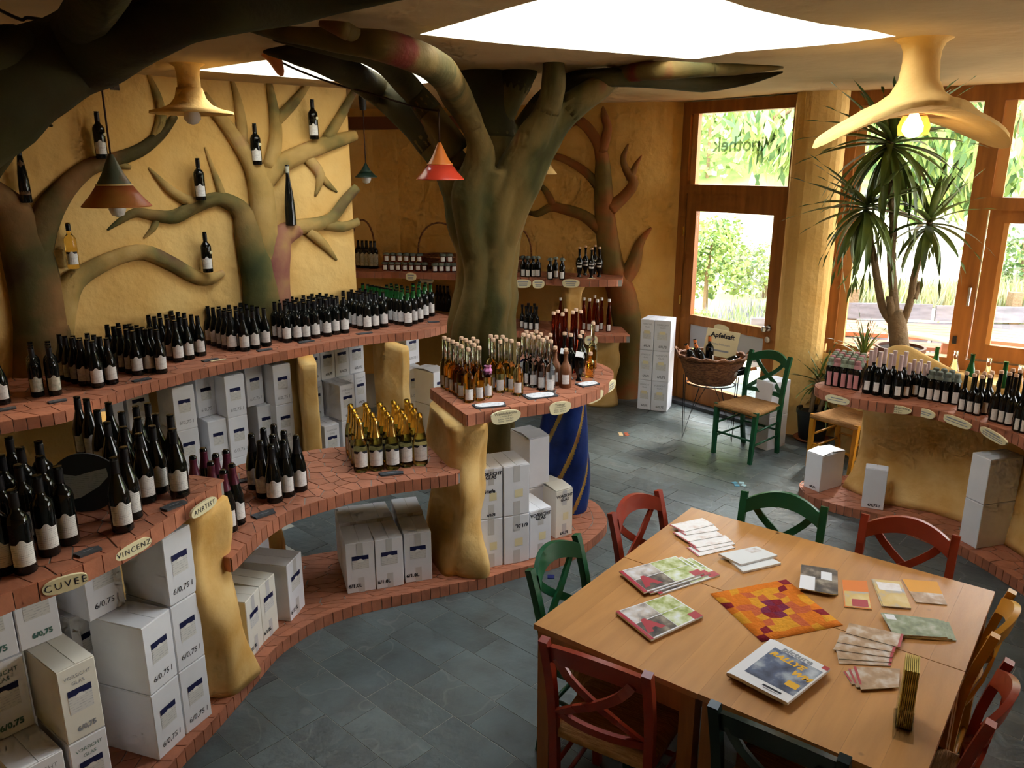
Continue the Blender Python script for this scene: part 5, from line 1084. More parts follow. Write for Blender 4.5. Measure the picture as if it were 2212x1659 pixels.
# ---------------------------------------------------------------- chairs
M['rush'] = mat('woven rush', (.50, .27, .10), .8, .2, var=.4, vscale=14, stretch=(1, 12, 1), bump=.5, bscale=30, vcol=(.30, .14, .045))
def lacq(n, c): return mat(n+' lacquer', c, .32, .45, var=.15, vscale=8)
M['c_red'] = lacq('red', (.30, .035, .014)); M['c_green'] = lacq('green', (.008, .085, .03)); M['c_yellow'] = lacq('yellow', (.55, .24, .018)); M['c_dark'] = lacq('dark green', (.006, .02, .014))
def chair_meshes():
    "cross back chair, front to +y, back to -y, seat .46, back .86"
    d = {}
    W2, yb, yf = .185, -.19, .19
    d['back_post'] = {}
    out = []
    for s in (-1, 1):
        pts = smooth_pts([Vector((s*W2*.93, yb-.03, 0)), Vector((s*W2*.97, yb, .22)), Vector((s*W2, yb, .44)), Vector((s*W2*1.02, yb-.02, .65)), Vector((s*W2*1.03, yb-.075, .86))], None, 3)
        mb = MB()
        for a, b in zip(pts[:-1], pts[1:]): mb.beam(a, b+(b-a)*.06, .034, .030, up=(0, 1, 0))
        out.append(('back_post', mb))
        out.append(('front_leg', MB().beam((s*.185, yf+.02, 0), (s*.195, yf, .455), .030, .030, up=(0, 1, 0), w2=.038, h2=.038)))
        for z in (.16, .28): out.append(('side_stretcher', MB().tube([(s*.18, yb, z+.01), (s*.19, yf, z)], .0095, 8)))
    # arched, bowed top rail
    def rail(z0, z1, arch, th, bow, y0, h0, h1):
        n = 14; vs = []; fs = []
        for i in range(n+1):
            u = -1+2*i/n; x = u*(W2-.012); y = y0-bow*(1-u*u); zc = z0+arch*(1-u*u); hh = h0+(h1-h0)*(1-u*u)
            for dy, dz in ((-th/2, -hh/2), (th/2, -hh/2), (th/2, hh/2), (-th/2, hh/2)): vs.append((x, y+dy-(zc+dz-z0)*.22, zc+dz))
        for i in range(n):
            for k in range(4): fs.append((i*4+k, i*4+(k+1) % 4, (i+1)*4+(k+1) % 4, (i+1)*4+k))
        fs += [(3, 2, 1, 0), tuple(n*4+k for k in range(4))]
        return MB().add(vs, fs)
    out.append(('top_rail', rail(.80, 0, .045, .022, .045, yb-.05, .07, .075)))
    out.append(('lower_rail', rail(.53, 0, 0, .02, .03, yb-.0, .035, .035)))
    for s in (-1, 1):
        pts = [Vector((s*(W2-.02), yb-.005, .535)), Vector((s*.08, yb-.045, .61)), Vector((-s*.02, yb-.062, .675)), Vector((-s*.10, yb-.075, .745)), Vector((-s*(W2-.045), yb-.075, .80))]
        mb = MB(); pp = smooth_pts(pts, None, 2); o = .006*s
        for a, b in zip(pp[:-1], pp[1:]): mb.beam(a+Vector((0, o, 0)), b+(b-a)*.08+Vector((0, o, 0)), .012, .034, up=(1, 0, 0))
        out.append(('cross_slat', mb))
    for z, y, x in ((.20, yf+.005, .19), (.22, yb, .18)): out.append(('stretcher', MB().tube([(-x, y, z), (x, y, z)], .0105, 8)))
    out.append(('seat_rail', MB().beam((-.185, yf, .43), (.185, yf, .43), .022, .035)))
    for s in (-1, 1): out.append(('seat_rail', MB().beam((s*.18, yb, .43), (s*.19, yf, .43), .022, .035)))
    # rush seat, slightly dished
    n = 12; vs = []; fs = []
    for j in range(n+1):
        for i in range(n+1):
            u, v = -1+2*i/n, -1+2*j/n; w_ = .188+(.212-.188)*(v+1)/2
            e = max(abs(u), abs(v)); vs.append((u*w_, v*.205+.01, .468-.010*(1-u*u)*(1-v*v)-.020*max(0, (e-.86)/.14)**2))
    for j in range(n):
        for i in range(n): a = j*(n+1)+i; fs.append((a, a+1, a+n+2, a+n+1))
    k = len(vs); ring = [i for i in range(n+1)]+[(j+1)*(n+1)+n for j in range(n)]+[n*(n+1)+i for i in range(n-1, -1, -1)]+[j*(n+1) for j in range(n-1, 0, -1)]
    vs2 = [(vs[i][0], vs[i][1], .425) for i in ring]; m = len(ring)
    fs += [(ring[i], ring[(i+1) % m], k+(i+1) % m, k+i)[::-1] for i in range(m)]+[tuple(k+i for i in range(m))[::-1]]
    out.append(('seat', MB().add(vs+vs2, fs)))
    return out
_cm = {}
def chair(color, mid, f, label):
    if not _cm:
        for col in ('c_red', 'c_green', 'c_yellow', 'c_dark'):
            L = []
            for i, (n, mb) in enumerate(chair_meshes()):
                L.append((n, mb.mesh(n, M['rush'] if n == 'seat' else M[col], 'all' if n in ('seat', 'stretcher', 'side_stretcher') else True, fix=True)))
            _cm[col] = L
    f = Vector(f).normalized(); o = Vector(mid)+f*.265
    t = thing('dining_chair', label, 'chair', (o.x, o.y, .0), math.atan2(f.y, f.x)-math.pi/2)
    for n, me in _cm[color]: ob(n, me, t)
    return t
chair('c_green', (.18, 3.07), (.83, -.56), 'green cross back chair pushed to the left side of the table')
chair('c_red', (.605, 3.59), (.71, -.70), 'red cross back chair at the far left side of the table')
chair('c_green', (1.34, 3.62), (-.50, -.87), 'green cross back chair at the back of the table')
chair('c_red', (1.82, 3.33), (-.59, -.81), 'red cross back chair at the back right of the table')
chair('c_yellow', (1.81, 2.59), (-.78, .63), 'yellow cross back chair at the right side of the table')
chair('c_red', (1.53, 2.14), (-.79, .62), 'red cross back chair at the lower right corner of the photo')
chair('c_red', (.275, 2.32), (.52, .86), 'red cross back chair in front of the table with rush seat')
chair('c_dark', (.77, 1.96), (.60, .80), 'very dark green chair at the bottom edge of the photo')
chair('c_green', (2.26, 6.75), (-.77, -.64), 'green cross back chair standing by the entrance door')
p = G(1832, 896, .46); f_ = Vector((-.80, -.60)); chair('c_yellow', (p.x+.8*.265, p.y+.6*.265), f_, 'yellow chair half hidden behind the window counter')
# ---------------------------------------------------------------- four pine tables pushed together
TZ = .745; TCn = Vector((1.0426, 2.821)); uA = Vector((.616, .788)); uB = Vector((.79, -.613)); TS = .682
M['pine_leg'] = mat('pine leg', (.42, .165, .04), .42, .45, var=.25, vscale=4, stretch=(8, 8, 1))
def table(label, sa, sb):
    c = TCn+uA*(.343*sa)+uB*(.341*sb); t = thing('pine_table', label, 'table', (c.x, c.y, 0), math.atan2(uA.y, uA.x))
    n = 6; bw = TS/n; bm = MB().box((0, 0, TZ-.011), (TS, bw-.0004, .022)).mesh('board', M['pine'])
    for i in range(n): ob('board', bm, t, (0, -TS/2+bw*(i+.5), 0))
    for sx in (-1, 1):
        for sy in (-1, 1): ob('leg', MB().box((sx*(TS/2-.04), sy*(TS/2-.04), (TZ-.022)/2), (.055, .055, TZ-.022)).mesh('leg', M['pine_leg']), t)
    for s in (-1, 1):
        ob('apron', MB().box((0, s*(TS/2-.03), TZ-.07), (TS-.135, .02, .09)).mesh('apron', M['pine_leg']), t)
        ob('apron', MB().box((s*(TS/2-.03), 0, TZ-.07), (.02, TS-.135, .09)).mesh('apron', M['pine_leg']), t)
table('left pine table carrying the red magazines', -1, -1); table('rear pine table carrying the pale leaflets', 1, -1)
table('right pine table carrying the orange cards', 1, 1); table('nearest pine table carrying the car magazine', -1, 1)
# ---------------------------------------------------------------- things on the tables
def quad3(px, z): return [G(x, y, z) for x, y in px]
def sheet(name, px, z, th, top, label, cat, side='paper', group=None):
    q = quad3(px, z); c = sum(q, Vector((0, 0, 0)))/len(q)
    t = thing(name, label, cat, (c.x, c.y, z), 0, group); P = [(p.x-c.x, p.y-c.y) for p in q]
    ob('pages', MB().prism(P, .0003, th).mesh('pages', M[side]), t)
    n = len(P); a = sum(P[i][0]*P[(i+1) % n][1]-P[(i+1) % n][0]*P[i][1] for i in range(n)); PP = P if a > 0 else P[::-1]
    cv_ = ob('cover', MB().add([(x, y, th+.0004) for x, y in PP], [tuple(range(n))]).mesh('cover', M[top] if isinstance(top, str) else top), t)
    def bil(u, v): A, B, C, Dd = [Vector(p) for p in P]; return A.lerp(B, u).lerp(Dd.lerp(C, u), v)
    def patch(nm, u0, v0, u1, v1, m, dz=.0008):
        q = [bil(u0, v0), bil(u1, v0), bil(u1, v1), bil(u0, v1)]
        a = sum(q[i].x*q[(i+1) % 4].y-q[(i+1) % 4].x*q[i].y for i in range(4)); q = q if a > 0 else q[::-1]
        ob(nm, MB().add([(p.x, p.y, th+dz) for p in q], [(0, 1, 2, 3)]).mesh(nm, M[m] if isinstance(m, str) else m), cv_)
    def letter(s, u, v, size, m, du=(1, 0), bold=0, shear=0):
        a = bil(u, v); b = bil(u+.01*du[0], v+.01*du[1]); d = b-a
        ob('lettering', text_mesh(s, size, m, bold=bold, shear=shear), cv_, (a.x, a.y, th+.0012), math.atan2(d.y, d.x))
    return t, patch, letter
def pic(name, cols, scale=18): return ramp_mat(name, [(*c, 1) for c in cols], scale, .35, 0, 20, spec=.5, detail=6)
M['pic_green'] = pic('vineyard print', [(.05, .08, .03), (.35, .40, .12), (.62, .65, .40), (.75, .78, .75)], 22); M['pic_grey'] = pic('figures print', [(.10, .08, .08), (.55, .48, .42), (.72, .72, .75)], 20)
M['pic_dark'] = pic('dark photo print', [(.04, .04, .05), (.14, .11, .09), (.42, .36, .28)], 20); M['pic_car'] = pic('car print', [(.02, .025, .04), (.10, .13, .22), (.50, .55, .60)], 14)
M['pic_pale'] = pic('pale leaflet print', [(.72, .66, .60), (.80, .76, .74), (.60, .45, .38)], 16); M['pic_brown'] = pic('brown leaflet print', [(.30, .18, .10), (.48, .32, .20), (.72, .66, .60)], 20)
M['pic_sky'] = pic('sky print', [(.20, .35, .62), (.65, .45, .15), (.75, .60, .30)], 9); M['pic_olive'] = pic('olive print', [(.12, .15, .10), (.26, .30, .18), (.48, .48, .38)], 24)
M['pr_red'] = mat('red print', (.40, .03, .05), .35, .5); M['pr_yellow'] = mat('yellow print', (.78, .42, .02), .4); M['pr_orange'] = mat('orange print', (.72, .20, .03), .5); M['pr_orange2'] = mat('amber print', (.75, .34, .03), .5)
M['news'] = txtlines('newsprint', (.70, .70, .68), (.38, .38, .38), 60); M['white_gloss'] = mat('glossy white', (.78, .78, .80), .3)
zt = TZ+.0006
# pale leaflets fan
fan = [[(1483, 1184), (1575, 1176), (1588, 1184), (1508, 1203)], [(1486, 1177), (1578, 1167), (1588, 1176), (1510, 1193)], [(1480, 1168), (1566, 1157), (1582, 1170), (1503, 1184)], [(1453, 1151), (1545, 1146), (1562, 1158), (1484, 1171)], [(1464, 1147), (1540, 1134), (1554, 1146), (1480, 1157)], [(1446, 1135), (1517, 1120), (1543, 1134), (1477, 1150)]]
for i, q in enumerate(fan):
    t, patch, let = sheet('leaflet', q, zt+.003*i, .0025, 'pic_pale', 'pale pink leaflet in the fan at the back of the table, %s from the front' % ['first', 'second', 'third', 'fourth', 'fifth', 'sixth'][i], 'leaflet', group='pale leaflet fan'); patch('edge_band', 0, 0, .04, 1, 'pr_red')
for i, (q, lab) in enumerate((([(1575, 1214), (1655, 1203), (1687, 1220), (1605, 1239)], 'folded white newspaper lying underneath'), ([(1552, 1200), (1634, 1184), (1679, 1203), (1600, 1223)], 'folded white newspaper lying on top of the other'))):
    t, patch, let = sheet('newspaper', q, zt+.010*i, .009, 'news', lab, 'newspaper'); patch('photo', .62, .1, .9, .45, 'pic_grey')
def mag(q, z, th, label):
    t, patch, let = sheet('magazine', q, z, th, 'white_gloss', label, 'magazine')
    patch('photo', .06, .02, .52, .48, 'pic_grey'); patch('photo', .53, .02, .98, .48, 'pic_green'); patch('photo', .06, .50, .52, .97, 'pic_dark'); patch('photo', .53, .50, .98, .97, 'pic_green')
    patch('spine', 0, 0, .055, 1, 'pr_red', .0011); patch('badge', .84, .78, 1, 1, 'pr_red', .0011); let('A', .22, .66, .10, 'pr_red', (1, 0), .008)
mq = [(1337, 1237), (1459, 1204), (1521, 1241), (1391, 1283)]
for i, dx in enumerate((34, 14, 0)): mag([(x+dx, y+(1 if dx else 0)*dx*.10) for x, y in mq], zt+.0065*i, .006, 'red spined vineyard magazine in the far stack, '+['lowest', 'middle', 'topmost'][i])
mq = [(1330, 1325), (1445, 1287), (1518, 1334), (1406, 1386)]
for i in range(2): mag(mq, zt+.008*i, .0075, 'red spined vineyard magazine in the near stack, '+['lower', 'upper'][i])
# orange patchwork runner
q = quad3([(1534, 1283), (1698, 1252), (1821, 1351), (1645, 1387)], zt); c = sum(q, Vector((0, 0, 0)))/4; mb = MB(); rr = random.Random(5)
pal = [mat('runner '+n, c_, .9, .1, bump=.3, bscale=90, var=.15, vscale=60) for n, c_ in (('orange', (.70, .19, .02)), ('amber', (.72, .32, .03)), ('coral', (.58, .13, .05)), ('wine', (.24, .02, .03)), ('plum', (.20, .03, .07)))]
nu, nv = 9, 9; pat = ["001000003", "100211130", "300121200", "022143101", "102434201", "101341220", "002112003", "031112001", "300000100"]
for j in range(nv+1):
    for i in range(nu+1):
        u, v = i/nu, j/nv
        if 0 < i < nu: u += .018*math.sin(i*7+j*3)
        if 0 < j < nv: v += .018*math.sin(j*5+i*4)
        p = q[0].lerp(q[1], u).lerp(q[3].lerp(q[2], u), v); mb.v.append((p.x-c.x, p.y-c.y, .0018+.0006*math.sin(i*1.3+j)))
for j in range(nv):
    for i in range(nu): a = j*(nu+1)+i; mb.f.append((a, a+nu+1, a+nu+2, a+1)); mb.m.append(int(pat[j][i]))
o = ob('table_runner', mb.mesh('runner', pal, 'all', fix=True), loc=c); tag(o, 'orange patchwork cloth laid across the middle of the four tables', 'cloth'); o.modifiers.new('thick', 'SOLIDIFY').thickness = .0012
# car magazines
cq = [(1672, 1387), (1793, 1450), (1701, 1524), (1577, 1460)]   # top-left, top-right, bottom-right, bottom-left of the cover
for i in range(3):
    t, patch, let = sheet('magazine', [(x+(2-i)*-4, y+(2-i)*-1) for x, y in cq], zt+.0105*i, .010, 'white_gloss', 'white car magazine in the pile on the near table, '+['lowest', 'middle', 'topmost with RALLYE WM'][i], 'magazine', side='white_gloss')
    if i == 2:
        patch('photo', .12, .14, .97, .84, 'pic_car'); let('picture', .50, .085, .040, 'ink_grey', (1, 0), .0015); let('RALLYE', .44, .27, .038, 'pr_yellow', (1, .0), .002, .25); let('WM', .80, .43, .038, 'pr_yellow', (1, 0), .002, .25)
        patch('badge', .72, .60, .92, .72, 'pr_yellow', .0012); patch('badge', .90, .0, 1.0, .08, 'pr_red', .0012); patch('caption', .50, .89, .82, .92, 'ink', .0012); patch('caption', .54, .94, .80, .955, 'ink_grey', .0012)
# dark brochures and cards
for i in range(4):
    dx = (3-i)*3; t, patch, let = sheet('brochure', [(1731+dx, 1221+dx*.4), (1800+dx, 1231+dx*.4), (1801+dx, 1286), (1726+dx, 1272)], zt+.0045*i, .004, 'pic_dark', 'dark photo brochure in the square stack, '+['lowest', 'second', 'third', 'topmost'][i], 'brochure', group='dark brochures')
    if i == 3: patch('photo', .0, .45, .45, 1, 'white_gloss'); patch('sticker', .62, .18, .95, .5, 'white_gloss', .0012)
t, patch, let = sheet('greeting_card', [(1819, 1254), (1872, 1256), (1883, 1318), (1824, 1312)], zt, .003, 'pr_orange', 'orange card in a shiny sleeve left of the sky card', 'card'); patch('photo', .04, .42, .98, .97, 'pic_sky'); patch('strip', .3, .7, .9, .95, 'pr_red', .0011)
for i in range(2): t, patch, let = sheet('greeting_card', [(1882+i*2, 1252), (1946, 1258), (1968, 1316-i), (1908-4+i*4, 1310)], zt+.0035*i, .003, 'pic_sky', 'amber and blue sky card, '+['lower', 'upper'][i]+' of two', 'card')
patch('photo', .1, .1, .9, .4, 'pic_pale')
t, patch, let = sheet('greeting_card', [(1948, 1252), (2024, 1258), (2046, 1308), (1979, 1302)], zt, .003, 'pr_orange2', 'amber and wine red card nearest the right table corner', 'card'); patch('photo', .0, .55, 1, 1, 'pic_brown')
for i, dx in enumerate((22, 12, 0)): 
    t, patch, let = sheet('brochure', [(1902+dx, 1325+dx*.35), (2028+dx, 1340+dx*.3), (2046+dx*.9, 1379+dx*.3), (1930+dx, 1372+dx*.3)], zt+.0045*i, .004, 'pic_olive', 'olive green brochure near the right table edge, '+['lowest', 'middle', 'topmost'][i], 'brochure', group='olive brochures')
    if i == 2: patch('sticker', .05, .05, .22, .3, 'white_gloss')
bf = [[(1806, 1400), (1928, 1418), (1924, 1440), (1812, 1434)], [(1803, 1397), (1930, 1408), (1926, 1432), (1812, 1424)], [(1810, 1384), (1932, 1406), (1928, 1422), (1800, 1404)], [(1815, 1366), (1938, 1392), (1932, 1410), (1808, 1388)], [(1834, 1347), (1952, 1372), (1944, 1400), (1826, 1368)]]
for i, q in enumerate(bf):
    t, patch, let = sheet('leaflet', q, zt+.003*i, .0027, 'pic_brown', 'brown leaflet in the fan below the olive brochures, %s from the front' % ['first', 'second', 'third', 'fourth', 'fifth'][i], 'leaflet', group='brown leaflet fan'); patch('edge_band', .95, 0, 1, 1, 'pr_red')
for i, q in enumerate(([(1822, 1452), (1900, 1450), (1900, 1478), (1840, 1480)], [(1832, 1446), (1915, 1448), (1912, 1484), (1850, 1486)], [(1843, 1441), (1944, 1446), (1941, 1486), (1860, 1491)])):
    t, patch, let = sheet('leaflet', q, zt+.003*i, .0027, 'pic_brown', 'brown leaflet in the small fan left of the holder, '+['lowest', 'middle', 'topmost'][i], 'leaflet', group='small leaflet fan'); patch('edge_band', 0, 0, .06, .8, 'pr_red')
# standing acrylic holder with yellow leaflets
b0 = G(1952, 1556, TZ); t = thing('leaflet_holder', 'clear upright holder full of yellow leaflets on the near table', 'holder', (b0.x, b0.y, TZ), math.radians(63))
M['acrylic'] = glass_thin('clear acrylic', (.93, .95, .94), .10)
ob('holder', MB().box((0, -.024, .04), (.104, .002, .08)).box((0, .024, .055), (.104, .002, .11)).box((.051, 0, .04), (.002, .048, .08)).box((-.051, 0, .04), (.002, .048, .08)).box((-.03, 0, .001), (.16, .06, .002)).mesh('holder', M['acrylic']), t)
M['leaf_y'] = mat('yellow leaflet', (.62, .46, .10), .5, rnd=.12)
for i in range(8): ob('leaflet', MB().box((0, 0, .105), (.098, .0036, .205)).mesh('leaflet', M['leaf_y']), t, (0, -.019+.0053*i, .003), rot=(0, random.uniform(-.01, .01), 0))
# ---------------------------------------------------------------- lamps
M['bulb'] = mat('milk glass bulb', (.75, .72, .66), .25, .5); M['cord'] = mat('brown cord', (.05, .02, .012), .7)
M['bulb_lit'] = mat('lit bulb', (1, .9, .7), .4, emit=(1, .72, .38, 1), emis=5.0)
def cone_lamp(label, x, ytop, ybot, wpx, Y, ycord, mats, bulb=True, band=.42):
    a, b = D(x, ytop, Y), D(x, ybot, Y); r = wpx/2/scale_at(b); h = a.z-b.z
    t = thing('pendant_lamp', label, 'lamp', (b.x, b.y, b.z))
    pr = [(r, 0), (r*.985, .006), (r*.72, h*.22), (r*.5, h*.42), (r*.3, h*.65), (r*.16, h*.86), (r*.07, h)]
    k = next(i for i, p in enumerate(pr) if p[1] >= h*band)
    ob('lamp_shade', MB().lathe(pr[:k+1], 28).mesh('shade', M[mats[0]], 'all'), t).modifiers.new('thick', 'SOLIDIFY').thickness = .005
    ob('shade_top', MB().lathe(pr[k:]+[(0, h)], 28).mesh('shade_top', M[mats[1]], 'all'), t)
    ob('shade_ring', MB().lathe([(pr[k][0]+.004, pr[k][1]-.004), (pr[k][0]+.006, pr[k][1]), (pr[k][0]+.003, pr[k][1]+.004)], 28).mesh('ring', M[mats[2]], 'all'), t)
    if bulb: ob('bulb', MB().lathe([(0, -.055), (.03, -.045), (.042, -.015), (.035, .02), (.018, .045), (.014, .07)], 16).mesh('bulb', M['bulb'], 'all'), t)
    cz = D(x, ycord, Y).z if ycord > 200 and Y < 5 else CEIL; ob('cord', MB().tube([(0, 0, h-.005), (0, 0, cz-b.z)], .005, 8).mesh('cord', M['cord'], 'all'), t); return t
M['lamp_red'] = mat('red enamel', (.52, .045, .02), .25, .5); M['lamp_orange'] = mat('orange enamel', (.62, .17, .03), .3, .5); M['lamp_green'] = mat('dark green enamel', (.012, .03, .018), .35); M['lamp_cream'] = mat('cream enamel', (.72, .50, .20), .4)
M['lamp_paint'] = ramp_mat('painted shade', [(.30, .035, .015, 1), (.42, .12, .03, 1), (.45, .22, .05, 1)], 3.5, .45, .1); M['lamp_paint2'] = ramp_mat('painted shade top', [(.07, .10, .07, 1), (.12, .13, .08, 1), (.35, .10, .03, 1)], 4, .45, .1)
cone_lamp('red and green painted cone lamp with globe bulb hanging at the left', 253, 333, 446, 140, 4.25, 40, ('lamp_paint', 'lamp_paint2', 'lamp_cream'))
cone_lamp('glossy red cone lamp hanging before the central tree', 951, 308, 388, 104, 4.95, 235, ('lamp_red', 'lamp_orange', 'lamp_orange'), False)
t = cone_lamp('small dark green cone lamp hanging beside the wall end', 791, 352, 383, 48, 7.1, 232, ('lamp_green', 'lamp_green', 'lamp_green'))
ob('ceiling_cup', MB().lathe([(0, 0), (.028, .0), (.034, .1), (.03, .14), (0, .14)], 12).mesh('cup', M['black'], True), t, (0, 0, D(786, 238, 7.1).z-t.location.z))
cone_lamp('cream cone lamp half hidden behind the central trunk', 1172, 320, 376, 62, 6.6, 235, ('lamp_cream', 'lamp_cream', 'lamp_cream'), False)
# plaster trumpet lamps growing out of the ceiling
def trumpet(label, x, y0, ybrim, wpx, Y, lit, wav, mn='plaster'):
    b = D(x, ybrim, Y); R = wpx/2/scale_at(b); h = CEIL-b.z; t = thing('plaster_lamp', label, 'lamp', (b.x, b.y, b.z))
    pr = [(R, .004), (R*.99, .022), (R*.80, .055), (R*.58, .085), (R*.40, .12), (R*.29, .165), (R*.235, .23), (R*.215, h*.66), (R*.22, h*.8), (R*.27, h*.92), (R*.40, h*.985), (R*.55, h)]
    pr = [(R, .004), (R*.985, .028), (R*.8, .062), (R*.6, .092), (R*.42, .122), (R*.29, .16), (R*.215, .22), (R*.195, h*.75), (R*.2, h*.86), (R*.235, h*.95), (R*.31, h)] if wav else [(R, .004), (R*.99, .02), (R*.72, .035), (R*.5, .06), (R*.37, .10), (R*.305, .16), (R*.275, h*.5), (R*.27, h*.8), (R*.30, h*.93), (R*.42, h)]
    fr = lambda a, z, j: 1+wav*.5*math.sin(2*a+.7)*(1 if j < 3 else 0)
    mb = MB().lathe(pr, 40, fr=fr)
    mb.lathe([(R, .004), (R*.7, .02), (R*.35, .045), (R*.12, .06)], 40, fr=fr)
    if wav:
        mb.v = [(x_, y_, z_+(wav*.42*((x_*x_+y_*y_)**.5/R)**2*(-math.cos(2*math.atan2(y_, x_)))*R if z_ < .2 else 0)) for x_, y_, z_ in mb.v]
    ob('lamp_shade', mb.mesh('trumpet', M[mn], 'all'), t)
    ob('bulb', MB().lathe([(0, -.06), (.03, -.052), (.05, -.025), (.05, .0), (.035, .03), (.02, .06)], 18).mesh('bulb', M['bulb_lit' if lit else 'bulb'], 'all'), t)
    if lit: ob('amber_guard', MB().lathe([(.075, -.045), (.082, .0), (.06, .05)], 18, a0=-.6, a1=2.2).mesh('guard', mat('amber glass guard', (.75, .30, .03), .3, trans=.3), 'all'), t)
    if lit:
        l = bpy.data.lights.new('bulb_light', 'POINT'); l.energy = 4; l.color = (1, .72, .4); l.shadow_soft_size = .05
        o = bpy.data.objects.new('bulb_light', l); COL.objects.link(o); o.parent = t; o.location = (0, 0, -.075)
    return t
trumpet('plaster trumpet lamp with unlit globe at the left of the ceiling', 415, 135, 248, 172, 5.25, False, 0)
trumpet('large wavy plaster trumpet lamp with lit bulb at the upper right', 1972, 60, 272, 372, 4.25, True, .46)
# ceiling rose with a slung cable
p = G(586, 108, 3.05); t = thing('ceiling_rose', 'small orange ceiling cup from which a dark cable is slung', 'ceiling rose', p)
ob('cup', MB().lathe([(.008, -.14), (.022, -.12), (.04, -.05), (.062, -.008), (.055, 0), (0, 0)], 16).mesh('cup', M['lamp_orange'], 'all'), t, rot=(.25, -.3, 0))
q = t.location; ob('cable', MB().tube([v-q for v in smooth_pts([D(585, 122, p.y-.02), D(640, 150, p.y+.1), D(720, 180, p.y+.3), D(810, 205, p.y+.45), D(900, 232, 5.0), D(950, 240, 4.95)], None, 4)], .006, 6).mesh('cable', M['cord'], 'all'), t)
# ---------------------------------------------------------------- small fixtures
q, n_, _ = WL(247, 186, WB, WC, .005); o = ob('wall_switch', MB().box((0, 0, 0), (.06, .012, .05)).box((.004, -.008, .002), (.03, .008, .03)).mesh('wall_switch', mat('brown plastic', (.08, .05, .03), .5)), loc=q, rz=math.atan2(n_.y, n_.x)+math.pi/2); tag(o, 'small dark box high on the yellow wall', 'switch')
q, n_, _ = WL(1692, 886, (2.44, 7.2), (2.55, 7.06), .03); t = thing('socket_outlet', 'white wall socket low on the pillar behind the green chair', 'socket', q, math.atan2(n_.y, n_.x)+math.pi/2)
ob('plate', MB().box((0, 0, 0), (.08, .012, .08)).mesh('plate', mat('white plastic', (.7, .68, .62), .4)), t); ob('recess', MB().lathe([(0, 0), (.02, 0), (.022, .004)], 16).mesh('recess', M['ink_grey']), t, (0, -.0075, 0), rot=(math.pi/2, 0, 0))
o = ob('beam', MB().beam(Vector((-1.75, 9.05, 2.88)), Vector((-.1, 8.72, 2.88)), .12, .13).mesh('beam', mat('dark red beam', (.14, .045, .015), .7))); tag(o, 'dark red wooden beam under the ceiling at the back', 'beam')
M['ink_soft'] = glass_thin('grey glass lettering', (.26, .27, .25), .02, .3)
# lettering on the transom: seen from inside, so mirrored
vt = text_mesh('Vinothek', .19, 'ink_soft', bold=.003, mirror=True); ang = math.atan2(eD.y, eD.x)
o = ob('window_lettering', vt, loc=at_door(.66, 2.63, .012), rot=(math.pi/2, 0, ang)); tag(o, 'mirrored grey lettering Vinothek on the transom glass', 'lettering')
o = ob('door_sticker', MB().prism(oval(.19, .10, 30, .02), -.002, .002).mesh('sticker', M['paper_cream']), loc=at_door(.60, .86, .06), rot=(math.pi/2, 0, ang)); tag(o, 'cream oval sticker on the middle rail of the door', 'sticker')
# ---------------------------------------------------------------- basket of bottles on a wire stand
wick = mat('wicker', (.36, .15, .055), .6, .4, var=.5, vscale=30, stretch=(1, 1, 4), bump=.8, bscale=60, vcol=(.12, .04, .015))
BK = Vector((1.84, 7.10, 0)); t = thing('wicker_basket', 'brown wicker basket full of bottles in front of the door', 'basket', (BK.x, BK.y, .50), -.25)
fr = lambda a, z, j: 1+.012*math.sin(a*26+(j % 2)*math.pi)
prb = [(0, .0), (.17, 0), (.185, .01)]+[(.185+.105*(k/12)**.8, .01+.25*k/12) for k in range(1, 13)]
ob('wall', MB().lathe(prb, 78, fr=fr).mesh('wall', wick, 'all'), t).scale = (1.05, .8, 1)
rim = [(.295*1.05*math.cos(a)*1.0, .295*.8*math.sin(a), .26+.008*math.sin(a*14)) for a in [2*math.pi*i/72 for i in range(73)]]
ob('rim', MB().tube(rim, [.016+.004*math.sin(i*2.2) for i in range(73)], 8, cap=False).mesh('rim', wick, 'all'), t)
for s in (-1, 1): ob('handle', MB().tube(smooth_pts([Vector((s*.30, -.07, .26)), Vector((s*.33, -.03, .31)), Vector((s*.33, .03, .31)), Vector((s*.30, .07, .26))]), .012, 8).mesh('handle', wick, 'all'), t)
st = thing('wire_stand', 'thin black wire stand under the wicker basket', 'stand', (BK.x, BK.y, 0), -.25)
for i, (ax, ay) in enumerate(((-.26, -.16), (.26, -.16), (.26, .16), (-.26, .16))):
    ob('leg', MB().tube([(ax*.92, ay*1.3, .62), (ax*.85, ay*1.25, .008), (ax*.18+.05*(i % 2*2-1), ay*1.15, .50)], .005, 6).mesh('leg', M['black']), st)
ob('hoop', MB().tube([(.22*math.cos(a), .17*math.sin(a), .495) for a in [2*math.pi*i/40 for i in range(41)]], .005, 6, cap=False).mesh('hoop', M['black']), st)
JB = (('bordeaux', 'glass_dark', ('lamp_orange', .25, 'sleeve'), 'label', (.03, .12)), {})
for i, (x, y, z, ry, rz) in enumerate(((.02, -.06, .63, 1.25, .35), (.05, .04, .64, 1.2, .1), (-.03, -.02, .60, .5, 2.6), (-.08, .05, .60, .35, 2.2), (-.13, -.04, .62, -.5, .3), (.0, .08, .62, .25, 1.5), (.08, -.10, .60, 1.3, -.2))):
    bottle(JB, (BK.x+x, BK.y+y, z), 0, 'apple juice bottle lying in the wicker basket, '+nth(i, 7), 'bottles in the basket', name='juice_bottle', tilt=(0, ry, rz))
q = D(1558, 742, 7.22); t = thing('paper_sign', 'cream card lettered Apfelsaft standing in the basket', 'sign', q, -.25, rot=(-.12, .14, -.25))
